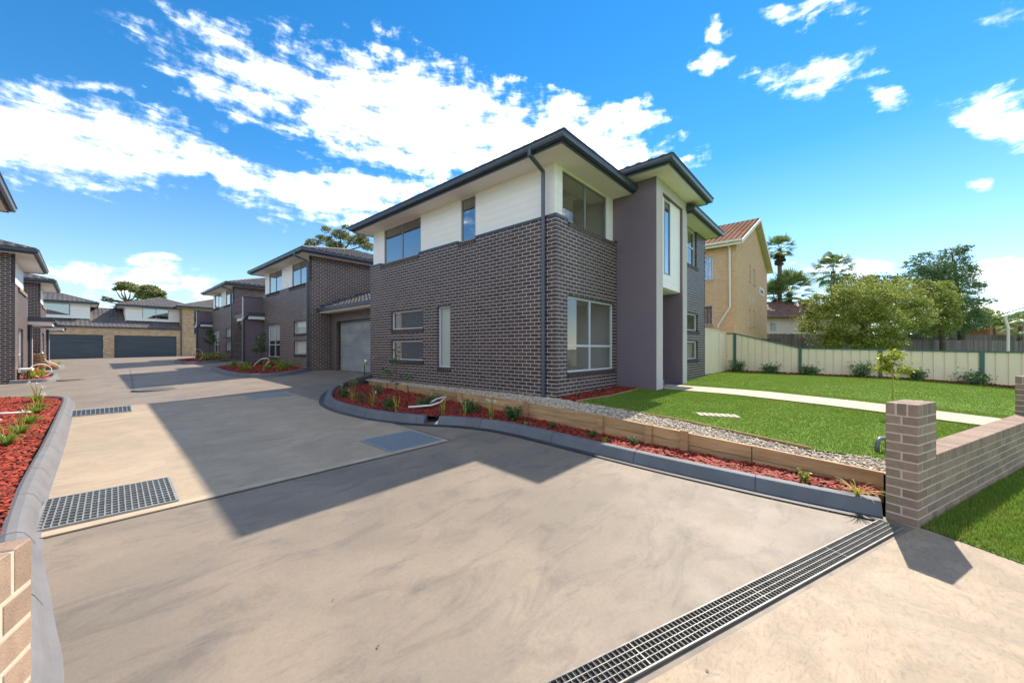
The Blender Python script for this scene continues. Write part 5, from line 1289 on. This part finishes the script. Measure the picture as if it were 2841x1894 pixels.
chips('mulch', B2, lambda x, y: zg(x, y) + .10, 500, .08, 'red bark mulch before the second townhouse on the right')
chips('mulch', i3 + [(6.84, 38.5), (6.84, 31.9)], lambda x, y: zg(x, y) + .10, 200, .1, 'red bark mulch before the third townhouse on the right')
chips('mulch', i4 + [(-1.8, 29.5), (-1.8, 24.7)], lambda x, y: zg(x, y) + .09, 300, .09, 'red bark mulch in the little bed on the left')
chips('mulch', [(19.15, 4.05), (19.57, 4.05), (19.57, -5), (19.15, -5)], lambda x, y: zlawn(x, y) + .03, 300, .09, 'thin red bark mulch strip under the cream fence')
bm = bmesh.new(); bmesh.ops.create_icosphere(bm, subdivisions=1, radius=.5); ICV = np.array([tuple(v.co) for v in bm.verts]); ICF = [tuple(v.index for v in f.verts) for f in bm.faces]; bm.free()
P = sample(GRAV, 1500); P = P[inpoly(P, GRAV)]; k = len(P); z = np.array([zgrav(x, y) for x, y in P]) + rng.uniform(-.004, .014, k)
S = np.stack([rng.uniform(.026, .055, k), rng.uniform(.018, .036, k), rng.uniform(.010, .02, k)], 1)
tag(scatter('gravel', ICV, ICF, np.column_stack([P, z]), rotz(rng.uniform(0, 6.28, k)) @ rotx(rng.normal(0, .3, k)), S, M['stone'], kind='stuff', smooth=True), 'grey and tan river pebbles in the strip beside the house', 'gravel')

# ============================================================ plants
def shrub(x, y, z, r, h, n, label, m='leafd', size=.035, name='shrub', group='small shrubs in the mulch beds', stems=5):
    T = thing(name, label, 'shrub', (x, y, z), group); mb = MB(); P = []; 
    for i in range(stems):
        a = rnd.uniform(0, 6.28); q = (x + math.cos(a) * r * rnd.uniform(.3, .9), y + math.sin(a) * r * rnd.uniform(.3, .9), z + h * rnd.uniform(.6, 1.0))
        mb.tube([(x, y, z - .02), ((x + q[0]) / 2, (y + q[1]) / 2, z + h * .5), q], [.006, .005, .002], 4)
        for t in np.linspace(.15, 1, 9): P.append((x + (q[0] - x) * t, y + (q[1] - y) * t, z + (q[2] - z) * t))
    mb.build('stems', M['bark'], T, kind='stuff')
    P = np.array(P); idx = rng.integers(0, len(P), n); PP = P[idx] + rng.normal(size=(n, 3)) * r * .2; PP[:, 2] = np.maximum(PP[:, 2], z + .01)
    scatter('foliage', LQ, LF, PP, randrot(n), size * rng.uniform(.6, 1.4, n), M[m], parent=T, kind='stuff'); return T
def clump(x, y, z, h, n, label, flowers=2, name='agapanthus', spread=.6, nl=26, m='strap', group='flowering strap leaf clumps', stalk=True, w=.010):
    T = thing(name, label, 'plant', (x, y, z), group); mb = MB()
    for i in range(nl):
        a = rnd.uniform(0, 6.28); L = h * rnd.uniform(.5, .85); s = spread * rnd.uniform(.4, 1.2); c, sn = math.cos(a), math.sin(a); ww = w * rnd.uniform(.7, 1.2); pv = None
        for t in range(6):
            t = t / 5; rr = L * s * t; zz = z + L * (t * 1.15 - (t ** 2) * (.35 + .45 * s)); wv = ww * (1 - t * .9)
            p = (x + c * rr - sn * wv, y + sn * rr + c * wv, zz); q = (x + c * rr + sn * wv, y + sn * rr - c * wv, zz)
            k = len(mb.v); mb.v += [p, q]
            if t > 0: mb.f.append((k - 2, k - 1, k + 1, k))
    mb.build('leaves', M[m], T, kind='stuff', fix=False)
    if stalk:
        for i in range(n):
            a = rnd.uniform(0, 6.28); q = (x + math.cos(a) * h * .22, y + math.sin(a) * h * .22, z + h * rnd.uniform(.75, 1.05)); sb = MB()
            sb.tube([(x + math.cos(a) * .02, y + math.sin(a) * .02, z), ((x + q[0]) / 2 + .01, (y + q[1]) / 2, z + h * .55), q], [.006, .005, .004], 5); st = sb.build('stalk', M['stalk'], T)
            if i < flowers:
                kk = 26; PP = np.array(q)[None] + rng.normal(size=(kk, 3)) * h * .045; scatter('flower', LQ, LF, PP, randrot(kk), h * .07 * rng.uniform(.6, 1.2, kk), M['petal'], parent=T, kind='stuff')
    return T
where = {0: 'by the garage end of the bed'}
for i, (x, y, r, h, lab) in enumerate([
    (5.46, 11.32, .16, .26, 'small shrub beside the first sleeper post at the garage end of the bed'),
    (4.33, 9.49, .18, .26, 'small shrub at the tip of the long bed where the kerb curves'),
    (4.21, 8.27, .13, .24, 'narrow small shrub between two yellow stalk clumps near the kerb bend'),
    (5.37, 9.59, .22, .24, 'low shrub with white specks against the sleeper wall left of the sapling'),
    (4.22, 7.18, .20, .24, 'round shrub near the kerb just left of the sapling foot'),
    (4.86, 6.85, .20, .22, 'shrub crossed by the bent white pipe'),
    (5.33, 7.10, .17, .24, 'shrub by the sleeper wall behind the bent white pipe'),
    (5.26, 5.75, .20, .27, 'shrub behind the tallest clump of white flowers'),
    (5.41, 4.71, .19, .26, 'shrub by the sleeper wall opposite the house corner'),
    (5.25, 4.29, .05, .07, 'tiny seedling near the kerb opposite the house corner'),
    (5.45, 3.84, .09, .11, 'very small seedling with pale specks left of the broad post'),
    (5.42, 3.05, .08, .10, 'very small seedling by the broad pinkish post'),
    (5.21, 2.72, .05, .09, 'tiny yellow green seedling close to the kerb by the broad post'),
    (5.45, 2.36, .10, .11, 'small dark seedling between the two right posts'),
    (5.33, .34, .06, .13, 'bright green seedling nearest the strappy plant')]):
    shrub(x, y, zmul(x, y), r, h, int(900 * (r / .2) ** 1.3) + 60, lab, m='leafy' if i in (12, 14) else 'leafd' if i % 3 else 'leafe', size=.03 if r < .15 else .042)
for i, (x, y, h, nf, lab) in enumerate([
    (4.23, 8.81, .34, 1, 'yellow stalk clump with one white bloom, leftmost in the long bed'),
    (4.20, 7.82, .36, 1, 'yellow stalk clump with a white bloom, second from the kerb bend'),
    (4.15, 6.75, .33, 0, 'flowerless yellow stalk clump near the kerb by the sapling'),
    (4.70, 5.98, .33, 0, 'flowerless yellow stalk clump beside the end of the bent pipe'),
    (4.93, 5.58, .34, 1, 'yellow stalk clump with a white bloom just above the kerb gap'),
    (5.10, 5.03, .38, 3, 'tallest yellow stalk clump with white blooms, rightmost in the long bed')]):
    clump(x, y, zmul(x, y), h, 7, lab, nf, nl=30, spread=.45)
clump(4.5, 9.9, zmul(4.5, 9.9), .32, 3, 'sparse strap leaf clump with one bloom at the far tip of the bed', 1, nl=8, spread=.5)
for i, (x, y, h, nf, lab) in enumerate([
    (-.72, 8.9, .42, 1, 'nearest lime green strap leaf clump in the left bed'), (-.66, 9.7, .40, 1, 'second lime green strap leaf clump in the left bed'),
    (-.64, 10.9, .38, 0, 'third lime green strap leaf clump in the left bed'), (-.62, 12.2, .38, 1, 'lime green strap leaf clump by the white pipe in the left bed'),
    (-.66, 13.3, .38, 1, 'lime green strap leaf clump before the last one in the left bed'), (-.75, 14.5, .48, 3, 'far lime green strap leaf clump with tall pale stalks in the left bed'),
    (-1.6, 15.3, .42, 1, 'strap leaf clump at the picture edge by the back kerb of the left bed'), (-1.05, 9.3, .48, 2, 'strap leaf clump cut by the picture edge with thin stalks')]):
    clump(x, y, zlb(x, y), h, 6, lab, nf, nl=60, spread=.95, w=.014)
clump(5.24, -.10, zmul(5.2, -.1), .34, 0, 'arching cream and green strappy plant against the brick pillar', 0, name='spider_plant', spread=1.25, nl=22, m='stalk', group=None, stalk=False, w=.007)
for i, (x, y, h) in enumerate([(7.1, 4.32, .2), (7.75, 4.35, .22), (8.4, 4.4, .2), (9.25, 4.45, .2)]):
    clump(x, y, zlawn(x, y) + .02, h, 0, ['small broad leaf plant nearest the house corner in the front mulch', 'small broad leaf plant left of centre in the front mulch', 'small broad leaf plant right of centre in the front mulch', 'dark broad leaf plant against the plum fin in the front mulch'][i], 0, name='cordyline', nl=9, spread=.5, m='leafd', group='young plants below the front window', stalk=False, w=.018)
for i, (y, r, h, lab) in enumerate([(3.62, .42, .5, 'grey green shrub at the corner post of the cream fence'), (2.36, .34, .34, 'grey green shrub under the sloping fence rail'), (1.0, .38, .36, 'grey green shrub just right of the second green post'), (-.42, .42, .52, 'tallest grey green shrub along the cream fence'), (-1.9, .3, .4, 'grey green shrub half hidden behind the lawn sapling'), (-3.2, .5, .36, 'wide low shrub next to the rightmost green post')]):
    shrub(19.25, y, zlawn(19.2, y), r, h, 900, lab, m='leafc', size=.075, group='shrubs along the cream fence', stems=9)
SB2 = ['rightmost small shrub before the second townhouse, beside its downpipe', 'small shrub left of the downpipe before the second townhouse', 'bright green shrub below the paired small windows of the second townhouse', 'leafy shrub between the small and tall windows of the second townhouse', 'small shrub near the front kerb, right part of the second bed', 'small shrub just behind the white and orange hairpin conduit', 'small low shrub at the kerb in front of the paired small windows', 'shrub below the tall window of the second townhouse', 'shrub at the foot of the sapling by the plum fin', 'small shrub at the left tip of the second bed']
for i, (x, y) in enumerate([(5.6, 18.3), (6.1, 18.9), (6.3, 19.9), (6.4, 20.9), (5.3, 19.2), (5.0, 21.0), (4.7, 19.8), (6.2, 22.0), (6.3, 23.6), (4.9, 23.0)]):
    shrub(x, y, zg(x, y) + .1, .26, .34 if i % 2 else .25, 320, SB2[i], m='leafy' if i % 3 == 0 else 'leafm', size=.07, group='shrubs before the second townhouse', stems=5)
for i, (x, y) in enumerate([(6.2, 32.4), (6.3, 33.3), (6.2, 35.6), (5.9, 36.5), (5.4, 32.2)]):
    shrub(x, y, zg(x, y) + .1, .4, .4, 260, ['rightmost shrub before the third townhouse', 'second shrub from the right before the third townhouse', 'shrub right behind the sapling before the third townhouse', 'leftmost shrub before the third townhouse', 'small front shrub at the right kerb tip before the third townhouse'][i], m='leafm', size=.11, group='shrubs before the third townhouse', stems=5)
for i, (x, y) in enumerate([(-1.4, 26.4), (-1.3, 27.3), (-1.4, 25.7)]):
    shrub(x, y, zg(x, y) + .09, .3, .28, 240, ['yellow green tuft beside the white conduit loop', 'rear yellow green tuft in the little left bed', 'front yellow green tuft in the little left bed'][i], m='leafy', size=.08, group='tufts in the little left bed', stems=5)
shrub(-1.2, 36.6, zg(-1.2, 36.6) + .09, .4, .25, 260, 'low green tuft in the bed by the pallets', m='leafy', size=.1, group=None, stems=5)
def sapling(x, y, z, h, blobs, n, size, m, label, stake=False, r=.012):
    T = thing('sapling', label, 'tree', (x, y, z)); trunk(T, [(x, y, z - .05), (x + .01, y, z + h * .5), (x - .01, y, z + h)], r, r * .35, m='bark' if m != 'leafy' else 'stalk', n=6)
    for b in blobs: trunk(T, [(x, y, b[2] - b[5] * .8), (b[0], b[1], b[2])], r * .35, r * .15, name='twig', n=4)
    leafcloud('crown', blobs, n, size, M[m], T, lump=45, lumpr=.45); return T
sapling(4.83, 7.88, -.18, 1.30, [(4.83, 7.88, 1.0, .10, .10, .16), (4.85, 7.9, .78, .13, .13, .10), (4.70, 8.05, .50, .20, .16, .07), (5.0, 7.75, .42, .17, .2, .09), (4.62, 8.1, .62, .07, .07, .05), (4.83, 7.9, .30, .12, .12, .07)], 330, .06, 'leafd', 'young sapling with sparse leaves in front of the small side windows')
sapling(9.93, -.67, -.17, 1.0, [(9.93, -.67, .80, .17, .17, .17), (9.86, -.58, .95, .11, .11, .09), (10.0, -.74, .97, .11, .11, .08), (9.83, -.55, .70, .11, .11, .08), (10.04, -.80, .68, .11, .11, .08)], 900, .062, 'leafy', 'young yellow green lawn sapling behind the brick pillar', r=.016)
sapling(6.2, 23.2, .2, 1.5, [(6.2, 23.2, 1.45, .22, .22, .3), (6.15, 23.3, 1.05, .3, .3, .2), (6.25, 23.1, 1.8, .12, .12, .14)], 420, .11, 'leafd', 'sapling against the plum fin of the second townhouse', r=.018)
sapling(5.98, 34.28, .22, 2.1, [(5.98, 34.28, 1.75, .3, .3, .45), (5.98, 34.28, 2.3, .2, .2, .2)], 380, .15, 'leafd', 'sapling standing before the third townhouse', r=.02)

# ============================================================ pipes, hoses, pallets, leaf litter
mb = MB(); mb.tube([(4.43, 6.76, -.12), (4.84, 6.56, -.11), (5.15, 6.62, -.08), (5.50, 6.88, -.02)], .020, 8); mb.tube([(5.50, 6.88, -.02), (5.30, 6.95, -.05), (5.03, 6.82, -.10)], .016, 8)
tag(mb.build('bent_pipe', M['plastic'], smooth=True), 'bent white plastic conduit lying on the red mulch of the long bed', 'pipe')
mb = MB(); mb.tube([(-1.6, 12.6, zlb(-1, 12) + .05), (-1.1, 12.4, zlb(-1, 12) + .06), (-.7, 12.3, zlb(-1, 12) + .05)], .022, 8)
tag(mb.build('white_pipe', M['plastic'], smooth=True), 'straight white pipe lying on the mulch among the left strap leaf clumps', 'pipe')
def loop(c, r, label, tilt=.3, h=1.0, orange=True):
    T = thing('conduit_loop', label, 'pipe', c, 'looped service conduits in the beds'); pts = []
    for i in range(15): t = math.pi * (1.9 * i / 14 - .45); pts.append((c[0] + r * math.cos(t) * .9, c[1] + r * math.cos(t) * tilt, c[2] + r * h + r * h * math.sin(t)))
    mb = MB(); mb.tube(pts, .018, 7); mb.build('conduit', M['plastic'], T, smooth=True)
    if orange: mb = MB(); mb.tube([(c[0] - .1, c[1], c[2] - .02), (c[0] - .12, c[1], c[2] + r * .9), (c[0], c[1] + .05, c[2] + r * 1.5)], .03, 7); mb.build('orange_tail', M['orange'], T, smooth=True)
loop((5.42, 34.95, .28), .34, 'white conduit loop with orange tail before the third townhouse', .5, 1.15)
loop((-1.25, 26.2, -.13), .34, 'white conduit loop standing in the little left bed', .3, .8)
T = thing('conduit_loop', 'white and orange conduit bent over like a hairpin before the second townhouse', 'pipe', (5.9, 21.7, .1), 'looped service conduits in the beds')
mb = MB(); mb.tube([(5.55, 22.1, .12), (5.65, 22.0, .35), (5.85, 21.8, .58), (6.05, 21.5, .62), (6.1, 21.45, .45), (5.9, 21.6, .2)], .021, 7); mb.build('conduit', M['plastic'], T, smooth=True)
mb = MB(); mb.tube([(5.95, 21.6, .12), (6.02, 21.55, .35), (6.08, 21.45, .55)], .032, 7); mb.build('orange_tail', M['orange'], T, smooth=True)
T = thing('hose', 'orange and white hose heap at the foot of the farther left townhouse', 'hose', (-1.3, 35.2, -.1))
mb = MB(); mb.tube([(-1.6, 35.4, .6), (-1.5, 35.3, .3), (-1.35, 35.3, .12), (-1.1, 35.4, .0)], .05, 7); mb.build('orange_hose', M['orange'], T, smooth=True)
mb = MB(); mb.tube([(-1.62, 35.2, .9), (-1.5, 35.1, .4), (-1.2, 35.2, .2), (-.95, 35.3, .02)], .035, 7); mb.build('white_hose', M['plastic'], T, smooth=True)
mb = MB(); mb.tube([(6.62, 12.86, -.1), (6.62, 12.86, .50), (6.66, 12.88, .56)], .018, 8)
T = thing('water_standpipe', 'green standpipe with brass valve and white cap at the house corner', 'standpipe', (6.62, 12.86, 0)); mb.build('riser', M['gpipe'], T, smooth=True)
mb = MB(); mb.tube([(6.67, 12.85, .50), (6.67, 12.85, .62)], .045, 8); mb.build('valve', M['brass'], T); mb = MB(); mb.tube([(6.67, 12.85, .62), (6.67, 12.85, .70)], .055, 10); mb.build('cap', M['plastic'], T)
mb = MB(); mb.tube([(6.69, -.31, -.28), (6.69, -.31, -.14), (6.72, -.32, -.09), (6.78, -.34, -.07), (6.92, -.40, -.08), (6.98, -.42, -.13), (6.99, -.42, -.28)], .026, 10)
tag(mb.build('pipe_elbow', M['greyp'], smooth=True), 'grey bent pipe hoop on the lawn edge behind the brick pillar', 'pipe')
def pallet(x, y, z, label):
    T = thing('pallet', label, 'pallet', (x, y, z), 'pallets stacked against the left townhouse')
    for k in range(6): MB().box((x + k * .19, y, z + .11), (x + k * .19 + .11, y + 1.1, z + .13)).build('slat', M['wood2'], T)
    for k in range(3): MB().box((x, y + k * .5, z + .02), (x + 1.08, y + k * .5 + .09, z + .105)).build('bearer', M['wood2'], T)
    return T
for k in range(7): pallet(-2.55 + .02 * (k % 2), 34.15 + .015 * (k % 3), zg(-2, 34.5) + k * .145, ['bottom pallet of the stack on the left', 'second pallet from the bottom of the stack', 'third pallet from the bottom of the stack', 'middle pallet of the stack on the left', 'third pallet from the top of the stack', 'second pallet from the top of the stack', 'top pallet of the stack on the left'][k])
T = thing('meter_cover', 'pale sloping meter cover on a thin post at the foot of the left townhouse', 'meter cover', (-1.55, 25.6, -.2))
mb = MB(); mb.box((-1.78, 25.2, .18), (-1.42, 26.3, .26)); mb.build('cover', M['sign'], T); mb = MB(); mb.tube([(-1.55, 25.5, -.25), (-1.55, 25.5, .18)], .02, 6); mb.build('post', M['greyp'], T)
k = 70; P = np.stack([rng.uniform(-.0, 5.0, k), rng.uniform(.4, 9.5, k)], 1); z = np.array([zg(x, y) for x, y in P]) + .009
o = scatter('leaf_litter', LQ, LF, np.column_stack([P, z]), rotz(rng.uniform(0, 6.28, k)), rng.uniform(.008, .024, k), M['bark'], kind='stuff'); tag(o, 'scattered dry leaves and specks on the driveway', 'leaf litter')
